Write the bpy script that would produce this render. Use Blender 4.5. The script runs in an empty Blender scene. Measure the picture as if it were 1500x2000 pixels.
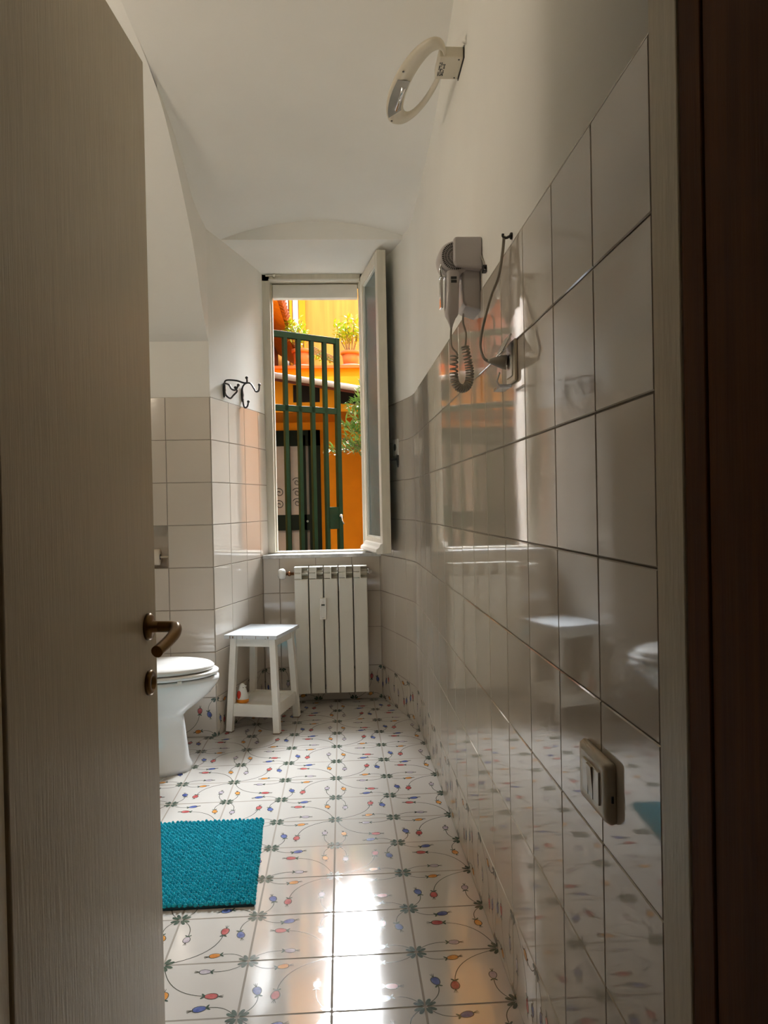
import bpy, bmesh, math, random
from mathutils import Vector, Matrix
random.seed(7)
PI = math.pi
S = bpy.context.scene
C = S.collection

# ------------------------------------------------------------------ camera
YAW, PITCH, ROLL, CAMH, FPX = 0.0554, -0.0099, -0.0206, 1.0789, 1497.1
def camera():
    f = Vector((math.sin(YAW), math.cos(YAW), 0)); r = Vector((math.cos(YAW), -math.sin(YAW), 0)); u = Vector((0, 0, 1))
    f2 = f*math.cos(PITCH) + u*math.sin(PITCH); u2 = u*math.cos(PITCH) - f*math.sin(PITCH)
    r3 = r*math.cos(ROLL) + u2*math.sin(ROLL); u3 = u2*math.cos(ROLL) - r*math.sin(ROLL)
    cd = bpy.data.cameras.new('camera'); co = bpy.data.objects.new('camera', cd); C.objects.link(co)
    m = Matrix((r3, u3, -f2)).transposed().to_4x4(); m.translation = Vector((0, 0, CAMH)); co.matrix_world = m
    cd.sensor_fit = 'VERTICAL'; cd.sensor_height = 36; cd.sensor_width = 27; cd.lens = FPX*36/2000
    cd.clip_start = 0.02; cd.clip_end = 200
    S.camera = co
camera()

# ------------------------------------------------------------------ world: hazy sky, brightest above the courtyard
FILL_STRENGTH = 38.0  # strength of the added fill globe
SKY_HIGH, SKY_LOW = 125.0, 4.0
w = bpy.data.worlds.new('World'); S.world = w; w.use_nodes = True
nt = w.node_tree; nt.nodes.clear()
tc = nt.nodes.new('ShaderNodeTexCoord'); vm = nt.nodes.new('ShaderNodeVectorMath'); vm.operation = 'DOT_PRODUCT'
vm.inputs[1].default_value = Vector((0.06, 0.84, 0.55)).normalized()
nt.links.new(tc.outputs['Generated'], vm.inputs[0])
mr = nt.nodes.new('ShaderNodeMapRange'); mr.interpolation_type = 'SMOOTHSTEP'
mr.inputs['From Min'].default_value = 0.86; mr.inputs['From Max'].default_value = 0.97
mr.inputs['To Min'].default_value = SKY_LOW; mr.inputs['To Max'].default_value = SKY_HIGH
nt.links.new(vm.outputs['Value'], mr.inputs['Value'])
bg = nt.nodes.new('ShaderNodeBackground'); bg.inputs['Color'].default_value = (0.93, 0.97, 1.0, 1)
nt.links.new(mr.outputs['Result'], bg.inputs['Strength'])
wo = nt.nodes.new('ShaderNodeOutputWorld'); nt.links.new(bg.outputs[0], wo.inputs[0])

# portal in the window opening (guides sampling of the sky, gives no light of its own)
ld = bpy.data.lights.new('window_portal', 'AREA'); ld.shape = 'RECTANGLE'; ld.size = 0.62; ld.size_y = 1.74
ld.cycles.is_portal = True
lo = bpy.data.objects.new('window_portal', ld); C.objects.link(lo); lo.location = (-0.12, 4.84, 1.65); lo.rotation_euler = (-PI/2, 0, 0)

S.view_settings.view_transform = 'Standard'; S.view_settings.look = 'None'; S.view_settings.gamma = 1
S.view_settings.use_curve_mapping = False
S.view_settings.exposure = 0.18
try:
    cy = S.cycles; cy.max_bounces = 14; cy.diffuse_bounces = 10; cy.glossy_bounces = 6; cy.transmission_bounces = 8
    cy.sample_clamp_indirect = 8; cy.use_denoising = True; cy.caustics_reflective = False; cy.caustics_refractive = False
except Exception: pass

# ------------------------------------------------------------------ materials
MATS = {}
def mat(name, col, rough=0.5, metal=0.0, var=0.0, vscale=8.0, bump=0.0, bscale=40.0, stretch=None, trans=0.0, coat=0.0, spec=0.5, col2=None, sheen=0.0, ior=1.5):
    m = bpy.data.materials.new(name); m.use_nodes = True; t = m.node_tree; b = t.nodes['Principled BSDF']
    b.inputs['Base Color'].default_value = (*col, 1); b.inputs['Roughness'].default_value = rough; b.inputs['Metallic'].default_value = metal
    b.inputs['Transmission Weight'].default_value = trans; b.inputs['Coat Weight'].default_value = coat; b.inputs['Coat Roughness'].default_value = 0.03
    b.inputs['Specular IOR Level'].default_value = spec; b.inputs['IOR'].default_value = ior
    if sheen: b.inputs['Sheen Weight'].default_value = sheen
    co = t.nodes.new('ShaderNodeTexCoord'); mp = t.nodes.new('ShaderNodeMapping'); t.links.new(co.outputs['Object'], mp.inputs['Vector'])
    if stretch: mp.inputs['Scale'].default_value = stretch
    if var or col2:
        n = t.nodes.new('ShaderNodeTexNoise'); n.inputs['Scale'].default_value = vscale; n.inputs['Detail'].default_value = 5
        t.links.new(mp.outputs[0], n.inputs['Vector'])
        r = t.nodes.new('ShaderNodeValToRGB'); r.color_ramp.elements[0].position = 0.3; r.color_ramp.elements[1].position = 0.7
        c2 = col2 or [min(1, c*(1+var)) for c in col]; c1 = col if col2 else [c*(1-var) for c in col]
        r.color_ramp.elements[0].color = (*c1, 1); r.color_ramp.elements[1].color = (*c2, 1)
        t.links.new(n.outputs['Fac'], r.inputs['Fac']); t.links.new(r.outputs['Color'], b.inputs['Base Color'])
    if bump:
        n2 = t.nodes.new('ShaderNodeTexNoise'); n2.inputs['Scale'].default_value = bscale; n2.inputs['Detail'].default_value = 4
        t.links.new(mp.outputs[0], n2.inputs['Vector'])
        bp = t.nodes.new('ShaderNodeBump'); bp.inputs['Strength'].default_value = bump; bp.inputs['Distance'].default_value = 0.01
        t.links.new(n2.outputs['Fac'], bp.inputs['Height']); t.links.new(bp.outputs[0], b.inputs['Normal'])
    MATS[name] = m; return m
M = MATS
mat('plaster', (0.85, 0.84, 0.80), 0.9, var=0.02, vscale=3, bump=0.08, bscale=25)
mat('tile', (0.58, 0.525, 0.455), 0.045, var=0.02, vscale=2, bump=0.010, bscale=12, spec=0.9, ior=1.55)
mat('tile_floor', (0.555, 0.53, 0.50), 0.085, var=0.02, vscale=2, bump=0.012, bscale=16, spec=0.85, ior=1.55)
mat('grout', (0.26, 0.225, 0.185), 0.8)
mat('ink', (0.05, 0.055, 0.04), 0.15)
mat('leaf_ink', (0.018, 0.045, 0.032), 0.15, col2=(0.08, 0.12, 0.09), vscale=60)
mat('red_bud', (0.34, 0.03, 0.04), 0.15, col2=(0.55, 0.16, 0.15), vscale=50)
mat('blue_bud', (0.025, 0.045, 0.22), 0.15, col2=(0.13, 0.18, 0.42), vscale=50)
mat('orange_bud', (0.50, 0.16, 0.02), 0.15, col2=(0.65, 0.33, 0.09), vscale=50)
mat('lilac_bud', (0.30, 0.25, 0.33), 0.15, col2=(0.50, 0.46, 0.49), vscale=50)
mat('door_paint', (0.50, 0.425, 0.30), 0.29, var=0.06, vscale=14, stretch=(9, 9, 0.5), bump=0.10, bscale=26)
mat('frame_paint', (0.60, 0.51, 0.35), 0.42, var=0.07, vscale=10, stretch=(5, 5, 0.7), bump=0.08, bscale=30)
mat('window_paint', (0.66, 0.62, 0.52), 0.4, var=0.06, vscale=10, stretch=(5, 5, 0.8), bump=0.06, bscale=40)
mat('window_white', (0.80, 0.78, 0.72), 0.35, var=0.04, vscale=10)
mat('dark_wood', (0.125, 0.036, 0.003), 0.7, spec=0.15, var=0.25, vscale=8, stretch=(8, 8, 0.4), bump=0.05, bscale=30)
mat('hall', (0.10, 0.055, 0.035), 0.9, var=0.05)
mat('radiator', (0.70, 0.68, 0.61), 0.30, var=0.02, vscale=5)
mat('white_plastic', (0.80, 0.79, 0.75), 0.25)
mat('ivory_plastic', (0.66, 0.59, 0.47), 0.33, var=0.03)
mat('cream_plastic', (0.66, 0.60, 0.48), 0.35, var=0.04)
mat('grey_plastic', (0.52, 0.485, 0.48), 0.33)
mat('dark_plastic', (0.03, 0.03, 0.03), 0.4)
mat('black_plastic', (0.012, 0.012, 0.012), 0.5)
mat('porcelain', (0.80, 0.815, 0.82), 0.08, coat=0.4)
mat('seat_plastic', (0.82, 0.82, 0.81), 0.18)
mat('brass', (0.17, 0.10, 0.04), 0.28, metal=1.0, var=0.15, vscale=20)
mat('copper', (0.45, 0.20, 0.10), 0.3, metal=1.0)
mat('chrome', (0.75, 0.75, 0.76), 0.10, metal=1.0)
mat('iron', (0.012, 0.012, 0.012), 0.35, spec=0.6)
mat('stool_paint', (0.80, 0.78, 0.72), 0.4, var=0.05, vscale=12, bump=0.1, bscale=40)
mat('stool_top', (0.60, 0.64, 0.68), 0.22, var=0.02)
mat('wear', (0.18, 0.12, 0.07), 0.7)
mat('toy_orange', (0.85, 0.30, 0.02), 0.3)
mat('toy_red', (0.55, 0.03, 0.01), 0.3)
mat('rug_teal', (0.0, 0.26, 0.37), 0.75, col2=(0.002, 0.55, 0.68), vscale=160)
mat('rug_base', (0.004, 0.035, 0.05), 0.9)
mat('marble', (0.66, 0.66, 0.66), 0.25, col2=(0.30, 0.29, 0.29), vscale=22)
mat('glass', (0.16, 0.24, 0.23), 0.10, trans=0.45, bump=0.25, bscale=120, ior=1.45)
mat('clear', (0.85, 0.87, 0.88), 0.06, trans=0.6, ior=1.45)
mat('cable', (0.34, 0.31, 0.26), 0.45)
mat('paper', (0.78, 0.70, 0.58), 0.9)
mat('green_dark', (0.003, 0.010, 0.004), 0.6, spec=0.2)
mat('olive_glass', (0.05, 0.055, 0.025), 0.4)
mat('green_paint', (0.001, 0.030, 0.011), 0.5, spec=0.25, var=0.2, vscale=15)
mat('orange_wall', (0.80, 0.34, 0.005), 0.85, var=0.06, vscale=2.5, bump=0.1, bscale=10)
mat('yellow_wall', (0.72, 0.35, 0.065), 0.85, var=0.13, vscale=1.8, stretch=(7, 7, 0.4))
mat('porch_wall', (0.90, 0.37, 0.005), 0.85, var=0.1, vscale=3)  # brighter than the other orange: the porch's extra light is put into colour
mat('white_stone', (0.80, 0.78, 0.74), 0.7, var=0.08, vscale=3)
mat('roof_tile', (0.16, 0.045, 0.02), 0.85, col2=(0.36, 0.13, 0.06), vscale=14, bump=0.5, bscale=10)
mat('canopy', (0.72, 0.60, 0.58), 0.6, var=0.15, vscale=10)
mat('rust_and_shade', (0.13, 0.03, 0.015), 0.8, var=0.2)
mat('exterior_skin', (0.13, 0.10, 0.075), 0.9, var=0.1)
mat('void', (0.006, 0.005, 0.004), 0.9)
mat('door_glass', (0.42, 0.40, 0.34), 0.3, var=0.12, vscale=5)
mat('terracotta', (0.72, 0.20, 0.05), 0.75, var=0.08, vscale=12)
mat('leaf_lime', (0.30, 0.48, 0.03), 0.5, col2=(0.55, 0.68, 0.08), vscale=30)
mat('leaf_olive', (0.10, 0.24, 0.04), 0.4, col2=(0.45, 0.58, 0.22), vscale=14)
mat('bark', (0.20, 0.14, 0.10), 0.9)
mat('paving', (0.07, 0.065, 0.06), 0.85, var=0.1)
mat('lamp_glass', (0.62, 0.62, 0.60), 0.15, metal=0.7, var=0.1)
mat('lcd', (0.05, 0.06, 0.05), 0.2)

# ------------------------------------------------------------------ mesh builder
class MB:
    def __init__(s): s.v = []; s.f = []; s.m = []; s.sm = []
    def face(s, idx, m=0, smooth=False): s.f.append(tuple(idx)); s.m.append(m); s.sm.append(smooth)
    def quad(s, a, b, c, d, m=0, smooth=False):
        n = len(s.v); s.v += [tuple(a), tuple(b), tuple(c), tuple(d)]; s.face((n, n+1, n+2, n+3), m, smooth)
    def box(s, x0, x1, y0, y1, z0, z1, m=0, T=None):
        n = len(s.v); P = [Vector((x, y, z)) for z in (z0, z1) for y in (y0, y1) for x in (x0, x1)]
        if T is not None: P = [T @ p for p in P]
        s.v += [tuple(p) for p in P]
        for q in ((0, 2, 3, 1), (4, 5, 7, 6), (0, 1, 5, 4), (2, 6, 7, 3), (0, 4, 6, 2), (1, 3, 7, 5)): s.face([n+i for i in q], m)
    def bar(s, a, b, w, d, up=(0, 0, 1), m=0, w2=None, d2=None):
        a = Vector(a); b = Vector(b); t = (b-a).normalized(); u = Vector(up)
        x = t.cross(u)
        if x.length < 1e-5: x = t.cross(Vector((1, 0, 0)))
        x.normalize(); y = x.cross(t).normalized(); n = len(s.v)
        for p, ww, dd in ((a, w, d), (b, w2 or w, d2 or d)):
            for i, j in ((-1, -1), (1, -1), (1, 1), (-1, 1)): s.v.append(tuple(p + x*i*ww/2 + y*j*dd/2))
        for q in ((3, 2, 1, 0), (4, 5, 6, 7), (0, 1, 5, 4), (1, 2, 6, 5), (2, 3, 7, 6), (3, 0, 4, 7)): s.face([n+i for i in q], m)
    def tube(s, pts, r, seg=10, m=0, closed=False, caps=True, rs=None):
        P = [Vector(p) for p in pts]; N = len(P); rings = []; prev = None
        for i in range(N):
            if closed: t = (P[(i+1) % N]-P[i-1])
            else: t = P[min(i+1, N-1)]-P[max(i-1, 0)]
            t.normalize()
            if prev is None:
                a = Vector((0, 0, 1)) if abs(t.z) < 0.9 else Vector((1, 0, 0))
                x = t.cross(a).normalized()
            else: x = (prev - t*prev.dot(t)).normalized()
            prev = x; y = t.cross(x); rr = rs[i] if rs else r
            n = len(s.v)
            for k in range(seg):
                an = 2*PI*k/seg; s.v.append(tuple(P[i] + (x*math.cos(an)+y*math.sin(an))*rr))
            rings.append(n)
        for i in range(N if closed else N-1):
            a, b = rings[i], rings[(i+1) % N]
            for k in range(seg): s.face((a+k, a+(k+1) % seg, b+(k+1) % seg, b+k), m, True)
        if not closed and caps:
            s.face([rings[0]+k for k in reversed(range(seg))], m); s.face([rings[-1]+k for k in range(seg)], m)
    def lathe(s, prof, center, axis=(0, 0, 1), seg=24, m=0, sx=1.0, sy=1.0, smooth=True):
        ax = Vector(axis).normalized(); a = Vector((1, 0, 0)) if abs(ax.x) < 0.9 else Vector((0, 1, 0))
        x = (a - ax*a.dot(ax)).normalized(); y = ax.cross(x); c = Vector(center); R = []
        for r, h in prof:
            n = len(s.v)
            for k in range(seg):
                an = 2*PI*k/seg; s.v.append(tuple(c + ax*h + x*math.cos(an)*r*sx + y*math.sin(an)*r*sy))
            R.append(n)
        for i in range(len(R)-1):
            for k in range(seg): s.face((R[i]+k, R[i]+(k+1) % seg, R[i+1]+(k+1) % seg, R[i+1]+k), m, smooth)
        s.face([R[0]+k for k in reversed(range(seg))], m); s.face([R[-1]+k for k in range(seg)], m)
    def sphere(s, c, r, m=0, seg=14, sc=(1, 1, 1), T=None):
        n = len(s.v); rings = seg//2; c = Vector(c); out = []
        for i in range(rings+1):
            th = PI*i/rings; row = []
            for k in range(seg):
                p = Vector((math.sin(th)*math.cos(2*PI*k/seg)*sc[0], math.sin(th)*math.sin(2*PI*k/seg)*sc[1], math.cos(th)*sc[2]))*r
                if T is not None: p = T @ p
                s.v.append(tuple(c+p)); row.append(n+i*seg+k)
            out.append(row)
        for i in range(rings):
            for k in range(seg): s.face((out[i][k], out[i+1][k], out[i+1][(k+1) % seg], out[i][(k+1) % seg]), m, True)
    def loft(s, rings, m=0, smooth=True, cap=True):
        idx = []
        for r in rings:
            n = len(s.v); s.v += [tuple(p) for p in r]; idx.append((n, len(r)))
        for (a, k), (b, _) in zip(idx[:-1], idx[1:]):
            for i in range(k): s.face((a+i, a+(i+1) % k, b+(i+1) % k, b+i), m, smooth)
        if cap:
            a, k = idx[0]; s.face([a+i for i in reversed(range(k))], m); a, k = idx[-1]; s.face([a+i for i in range(k)], m)
    def prism(s, poly, z0, z1, m=0, T=None):
        a = [Vector((x, y, z0)) for x, y in poly]; b = [Vector((x, y, z1)) for x, y in poly]
        if T is not None: a = [T @ p for p in a]; b = [T @ p for p in b]
        s.loft([a, b], m, smooth=False)
    def build(s, name, mats, parent=None, bevel=0.0, bseg=2, loc=None, rot=None, subsurf=0):
        me = bpy.data.meshes.new(name); me.from_pydata(s.v, [], s.f)
        if not isinstance(mats, (list, tuple)): mats = [mats]
        for q in mats: me.materials.append(M[q])
        me.polygons.foreach_set('material_index', s.m); me.polygons.foreach_set('use_smooth', s.sm)
        bm = bmesh.new(); bm.from_mesh(me)
        if parent is not None or bevel: bmesh.ops.recalc_face_normals(bm, faces=bm.faces)
        bm.to_mesh(me); bm.free(); me.update()
        o = bpy.data.objects.new(name, me); C.objects.link(o)
        if bevel:
            b = o.modifiers.new('bevel', 'BEVEL'); b.width = bevel; b.segments = bseg; b.limit_method = 'ANGLE'; b.angle_limit = 0.6
        if subsurf:
            b = o.modifiers.new('sub', 'SUBSURF'); b.levels = b.render_levels = subsurf
        if parent is not None:
            o.parent = parent; o.matrix_parent_inverse = Matrix.Identity(4)
            # meshes are written in world coordinates: move into the parent's frame
            P = parent
            mw = Matrix.Identity(4)
            chain = []
            while P is not None: chain.append(P); P = P.parent
            for q in reversed(chain): mw = mw @ q.matrix_basis
            me.transform(mw.inverted())
        if loc: o.location = loc
        if rot: o.rotation_euler = rot
        return o
def thing(name, label, cat, loc, rotz=0, group=None):
    o = bpy.data.objects.new(name, None); C.objects.link(o); o.location = loc; o.rotation_euler = (0, 0, rotz); o.empty_display_size = 0.05
    o['label'] = label; o['category'] = cat
    if group: o['group'] = group
    return o
def tag(o, label, cat, group=None):
    o['label'] = label; o['category'] = cat
    if group: o['group'] = group
    return o
def struct(o): o['kind'] = 'structure'; return o
def interp(tab, x):
    if x <= tab[0][0]: return tab[0][1]
    for (a, va), (b, vb) in zip(tab[:-1], tab[1:]):
        if x <= b: return va + (vb-va)*(x-a)/(b-a)
    return tab[-1][1]
def spline(pts, n=8):
    P = [Vector(p) for p in pts]; out = []
    for i in range(len(P)-1):
        p0 = P[max(i-1, 0)]; p1 = P[i]; p2 = P[i+1]; p3 = P[min(i+2, len(P)-1)]
        for k in range(n):
            t = k/n
            out.append(0.5*((2*p1)+(p2-p0)*t+(2*p0-5*p1+4*p2-p3)*t*t+(3*p1-p0-3*p2+p3)*t**3))
    out.append(P[-1]); return out

# ------------------------------------------------------------------ tiles
TM = ['tile', 'grout', 'ink', 'leaf_ink', 'red_bud', 'blue_bud', 'orange_bud', 'lilac_bud']
FM = ['tile_floor'] + TM[1:]
GAP = 0.0011
def tile(mb, pf, nf, u0, u1, v0, v1, nu=1, tilt=0.0002, decor=None, face=0.0022):
    """pf(u,v) -> point on the base surface, nf(u) -> normal towards the room"""
    h = [random.uniform(-tilt, tilt) for _ in range(4)]
    def P(a, b, e=0.0, out=0.0):
        u = u0 + (u1-u0)*a; v = v0 + (v1-v0)*b
        hh = (h[0]*(1-a)+h[1]*a)*(1-b) + (h[2]*(1-a)+h[3]*a)*b
        return Vector(pf(u, v)) + Vector(nf(u))*(out + (hh + e if e is not None else 0))
    w_ = abs(u1-u0); hv = abs(v1-v0); ga = GAP/w_; gb = GAP/hv; ia = (GAP+0.0016)/w_; ib = (GAP+0.0016)/hv
    n = len(mb.v); cols = [ia + (1-2*ia)*i/nu for i in range(nu+1)]
    for a in cols: mb.v.append(tuple(P(a, ib, face))); mb.v.append(tuple(P(a, 1-ib, face)))
    for i in range(nu): mb.face((n+2*i, n+2*i+2, n+2*i+3, n+2*i+1), 0, nu > 1)
    n0 = n; n = len(mb.v)
    for a in cols: mb.v.append(tuple(P(a, ib, face))); mb.v.append(tuple(P(a, 1-ib, face)))
    k = len(mb.v); oc = [ga + (1-2*ga)*i/nu for i in range(nu+1)]
    for a in oc: mb.v.append(tuple(P(a, gb, 0.0004))); mb.v.append(tuple(P(a, 1-gb, 0.0004)))
    for i in range(nu):
        mb.face((k+2*i, k+2*i+2, n+2*i+2, n+2*i), 0); mb.face((n+2*i+1, n+2*i+3, k+2*i+3, k+2*i+1), 0)
    mb.face((k, n, n+1, k+1), 0); mb.face((k+2*nu, k+2*nu+1, n+2*nu+1, n+2*nu), 0)
    if decor is not None: decorate(mb, lambda a, b, e=0: P(a, b, face + 0.00025 + e), decor)
def decorate(mb, P, rot, asp=1.0):
    def R(a, b):
        x, y = a-0.5, b-0.5
        for _ in range(rot % 4): x, y = y, -x      # clockwise quarter turns
        return x+0.5, y+0.5
    def poly(pts, m, e=0):
        n = len(mb.v)
        for a, b in pts: mb.v.append(tuple(P(*R(a, b), e)))
        mb.face(list(range(n, n+len(pts))), m)
    def ribbon(pts, w0, w1, m, e=0):
        L = []; Rr = []
        for i, p in enumerate(pts):
            q = pts[min(i+1, len(pts)-1)]; o = pts[max(i-1, 0)]
            dx, dy = q[0]-o[0], q[1]-o[1]; d = math.hypot(dx, dy) or 1; wd = (w0+(w1-w0)*i/(len(pts)-1))/2
            L.append((p[0]-dy/d*wd, p[1]+dx/d*wd)); Rr.append((p[0]+dy/d*wd, p[1]-dx/d*wd))
        for i in range(len(pts)-1): poly([L[i], Rr[i], Rr[i+1], L[i+1]], m, e)
    def quadc(p0, p1, p2, n=9): return [((1-t)**2*p0[0]+2*t*(1-t)*p1[0]+t*t*p2[0], (1-t)**2*p0[1]+2*t*(1-t)*p1[1]+t*t*p2[1]) for t in [i/n for i in range(n+1)]]
    def ell(c, ang, l, wd, m, e=0, n=12, point=0.0):
        ca, sa = math.cos(ang), math.sin(ang); pts = []
        for i in range(n):
            t = 2*PI*i/n; x = math.cos(t)*l; y = math.sin(t)*wd*(1-point*math.cos(t))
            pts.append((c[0]+x*ca-y*sa, c[1]+x*sa+y*ca))
        poly(pts, m, e)
    def bud(c, ang, m, s=1.0):
        ell(c, ang, 0.068*s, 0.045*s, 2, 0, 14, -0.15); ell(c, ang, 0.060*s, 0.037*s, m, 0.00008, 14, -0.15)
        ca, sa = math.cos(ang), math.sin(ang)
        base = (c[0]-ca*0.062*s, c[1]-sa*0.062*s)
        for d in (-0.9, 0.9):
            a2 = ang + PI + d; ell((base[0]+math.cos(a2)*0.022, base[1]+math.sin(a2)*0.022), a2, 0.030*s, 0.011*s, 3, 0.00012, 8)
        for d in (-0.30, 0.0, 0.30):
            tip = (c[0]+ca*0.055*s, c[1]+sa*0.055*s); a2 = ang + d
            ribbon([tip, (tip[0]+math.cos(a2)*0.06*s, tip[1]+math.sin(a2)*0.06*s)], 0.009, 0.005, 2, 0.0001)
    st = 0.0095
    ribbon(quadc((0.03, 0.95), (0.16, 0.44), (0.58, 0.385), 11), st, st, 2); bud((0.665, 0.375), -0.08, 4, 1.22)
    ribbon(quadc((0.95, 0.05), (0.84, 0.20), (0.66, 0.185)), st, st, 2); bud((0.575, 0.165), PI+0.25, 5, 1.2)
    ribbon(quadc((0.96, 0.95), (0.82, 0.80), (0.60, 0.825)), st, st, 2); bud((0.52, 0.83), PI-0.05, 7, 1.08)
    ribbon(quadc((0.04, 0.04), (0.19, 0.14), (0.165, 0.33)), st, st, 2); bud((0.145, 0.42), PI/2+0.2, 6, 1.1)
    for cx, cy_, a0 in ((0, 0, 0), (1, 0, PI/2), (1, 1, PI), (0, 1, 3*PI/2)):
        for d in (0.48, 1.09):
            a2 = a0 + d; ca, sa = math.cos(a2), math.sin(a2)
            ell((cx+ca*0.082, cy_+sa*0.082), a2, 0.056, 0.023, 3, 0.00015, 10, -0.25)
LTAB = [0, 1, 3, 2]

# ---------- floor
X0, Y0 = -0.0432, 1.6279
RX = 0.356
fl = MB()
fl.quad((-1.4, 0.78, -0.0005), (0.6, 0.78, -0.0005), (0.6, 4.5, -0.0005), (-1.4, 4.5, -0.0005), 1)
for c in range(-7, 2):
    for r in range(-5, 14):
        xa = X0+0.2*c; ya = Y0+0.2*r
        xb = xa+0.2; yb = ya+0.2
        if ya < 0.8 or ya > 4.3 or xa > 0.4: continue
        k = (0 if c % 2 == 0 else 1) if r % 2 == 0 else (3 if c % 2 == 0 else 2)
        rot = {0: 0, 1: 1, 3: 3, 2: 2}[k]
        tile(fl, lambda u, v: (u, v, -0.0022), lambda u: (0, 0, 1), xa, xb, ya, yb, 1, 0.00035, rot)
floor = struct(fl.build('floor', FM))
hf = MB(); hf.box(-1.6, 1.6, -2.2, 0.80, -0.05, -0.001); struct(hf.build('floor', 'hall'))

# ---------- right wall: straight, then bending in towards the window
RP = [(0.356, 0.60), (0.356, 3.60), (0.350, 3.66), (0.335, 3.74), (0.310, 3.87), (0.282, 3.99), (0.250, 4.11), (0.215, 4.24), (0.190, 4.40)]
def path(tab):
    P = [Vector((a, b, 0)) for a, b in tab]; L = [0]
    for a, b in zip(P[:-1], P[1:]): L.append(L[-1]+(b-a).length)
    def pt(s_):
        s_ = max(0, min(s_, L[-1]-1e-6))
        for i in range(len(P)-1):
            if s_ <= L[i+1]: return P[i].lerp(P[i+1], (s_-L[i])/(L[i+1]-L[i]))
    return pt, L
_c = spline([(a, b, 0) for a, b in [(0.356, 3.30), (0.356, 3.48), (0.3545, 3.60), (0.347, 3.70), (0.331, 3.79), (0.306, 3.90), (0.276, 4.02), (0.246, 4.13), (0.217, 4.24), (0.175, 4.40)]], 10)
RP = [(0.356, 0.60), (0.356, 3.20)] + [(p.x, p.y) for p in _c]
rpt, RL = path(RP)
def rnorm(s_):
    a = rpt(s_-0.02) if s_ > 0.02 else rpt(0); b = rpt(s_+0.02); t = (b-a).normalized(); return Vector((-t.y, t.x, 0))
ROWS = [0.0, 0.186, 0.4, 0.6, 0.8, 1.0, 1.2, 1.4, 1.6]
def tiled(mb, pt, nf, cols, rows=ROWS, decor=True, skip=None, nseg=None, tl=0.00018):
    for i in range(len(cols)-1):
        for j in range(len(rows)-1):
            if skip and skip(i, j): continue
            tile(mb, lambda u, v: (pt(u).x, pt(u).y, v), nf, cols[i], cols[i+1], rows[j], rows[j+1], nseg(i) if nseg else 1,
                 tl, ((i*2+1) % 4 if j == 0 and decor else None))
def plainwall(mb, pts, z0, z1, m=1, off=0.0, nf=None):
    for a, b in zip(pts[:-1], pts[1:]):
        mb.quad((a[0], a[1], z0), (b[0], b[1], z0), (b[0], b[1], z1), (a[0], a[1], z1), m)
PM = TM + ['plaster']
wr = MB()
c0 = 0.8445 - 0.60
cols = [0.225] + [c0 + 0.2*i for i in range(0, 19)]
cols = [c for c in cols if c < RL[-1]-0.01] + [RL[-1]-0.005]
base = lambda s_: rpt(s_) + rnorm(s_)*0.0
tiled(wr, base, rnorm, cols, nseg=lambda i: 1 if cols[i+1] < 2.60 else 14)
plainwall(wr, [(p[0]+0.0003, p[1]) for p in RP], 0, 1.602, 1)
dense = [rpt(RL[-1]*i/120) for i in range(121)]
for a, b in zip(dense[:-1], dense[1:]):
    wr.quad((a.x+0.0006, a.y, 1.599), (b.x+0.0006, b.y, 1.599), (b.x+0.0006, b.y, 2.75), (a.x+0.0006, a.y, 2.75), 8, True)
# small rounded tile nosing along the top
wr.box(0.3537, 0.3565, 0.83, 3.45, 1.5985, 1.6005, 0)
# thickness behind
wr.box(0.62, 0.70, 0.5, 4.8, 0, 2.8, 8)
struct(wr.build('wall_right', PM))

# ---------- left reveal wall (splayed), facing wall, niche for paper, window wall
LP = [(-0.607, 3.645), (-0.519, 3.962), (-0.458, 4.204), (-0.436, 4.29), (-0.421, 4.37)]
lpt, LL = path(LP)
def lnorm(s_): return Vector((0.962, -0.262, 0)).normalized()
wl = MB()
lc = [0, 0.205, 0.41, 0.615, LL[-1]]
tiled(wl, lpt, lnorm, lc)
plainwall(wl, LP, 0, 1.602, 1)
for a, b in zip(LP[:-1], LP[1:]):
    wl.quad((a[0]-0.0006, a[1], 1.599), (b[0]-0.0006, b[1], 1.599), (b[0]-0.0006, b[1], 2.6), (a[0]-0.0006, a[1], 2.6), 8)
wl.v = wl.v
struct(wl.build('wall_left_reveal', PM))

wb = MB()   # wall behind the toilet, facing the camera
FY = 3.645
bp_ = lambda s_: Vector((s_, FY, 0))
bcols = [-0.607-0.208*i for i in range(4, 0, -1)] + [-0.607]
def skipn(i, j): return i == 2 - 0 and j == 4 and False
nic = lambda i, j: (i == len(bcols)-3 and ROWS[j] == 0.8)
tiled(wb, bp_, lambda u: Vector((0, -1, 0)), bcols, skip=nic)
nx0, nx1 = bcols[-3], bcols[-2]
for (a, b, z0, z1) in ((bcols[0], nx0, 0, 1.6), (nx1, -0.607, 0, 1.6), (nx0, nx1, 0, 0.8), (nx0, nx1, 1.0, 1.6)):
    wb.quad((a, FY+0.0003, z0), (b, FY+0.0003, z0), (b, FY+0.0003, z1), (a, FY+0.0003, z1), 1)
# niche box
ny = FY+0.09
wb.quad((nx0, ny, 0.8), (nx1, ny, 0.8), (nx1, ny, 1.0), (nx0, ny, 1.0), 0)
wb.quad((nx1, FY, 0.8), (nx1, ny, 0.8), (nx1, ny, 1.0), (nx1, FY, 1.0), 0); wb.quad((nx0, FY, 0.8), (nx0, ny, 0.8), (nx0, ny, 1.0), (nx0, FY, 1.0), 0)
wb.quad((nx0, FY, 1.0), (nx1, FY, 1.0), (nx1, ny, 1.0), (nx0, ny, 1.0), 0); wb.quad((nx0, FY, 0.8), (nx1, FY, 0.8), (nx1, ny, 0.8), (nx0, ny, 0.8), 0)
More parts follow.
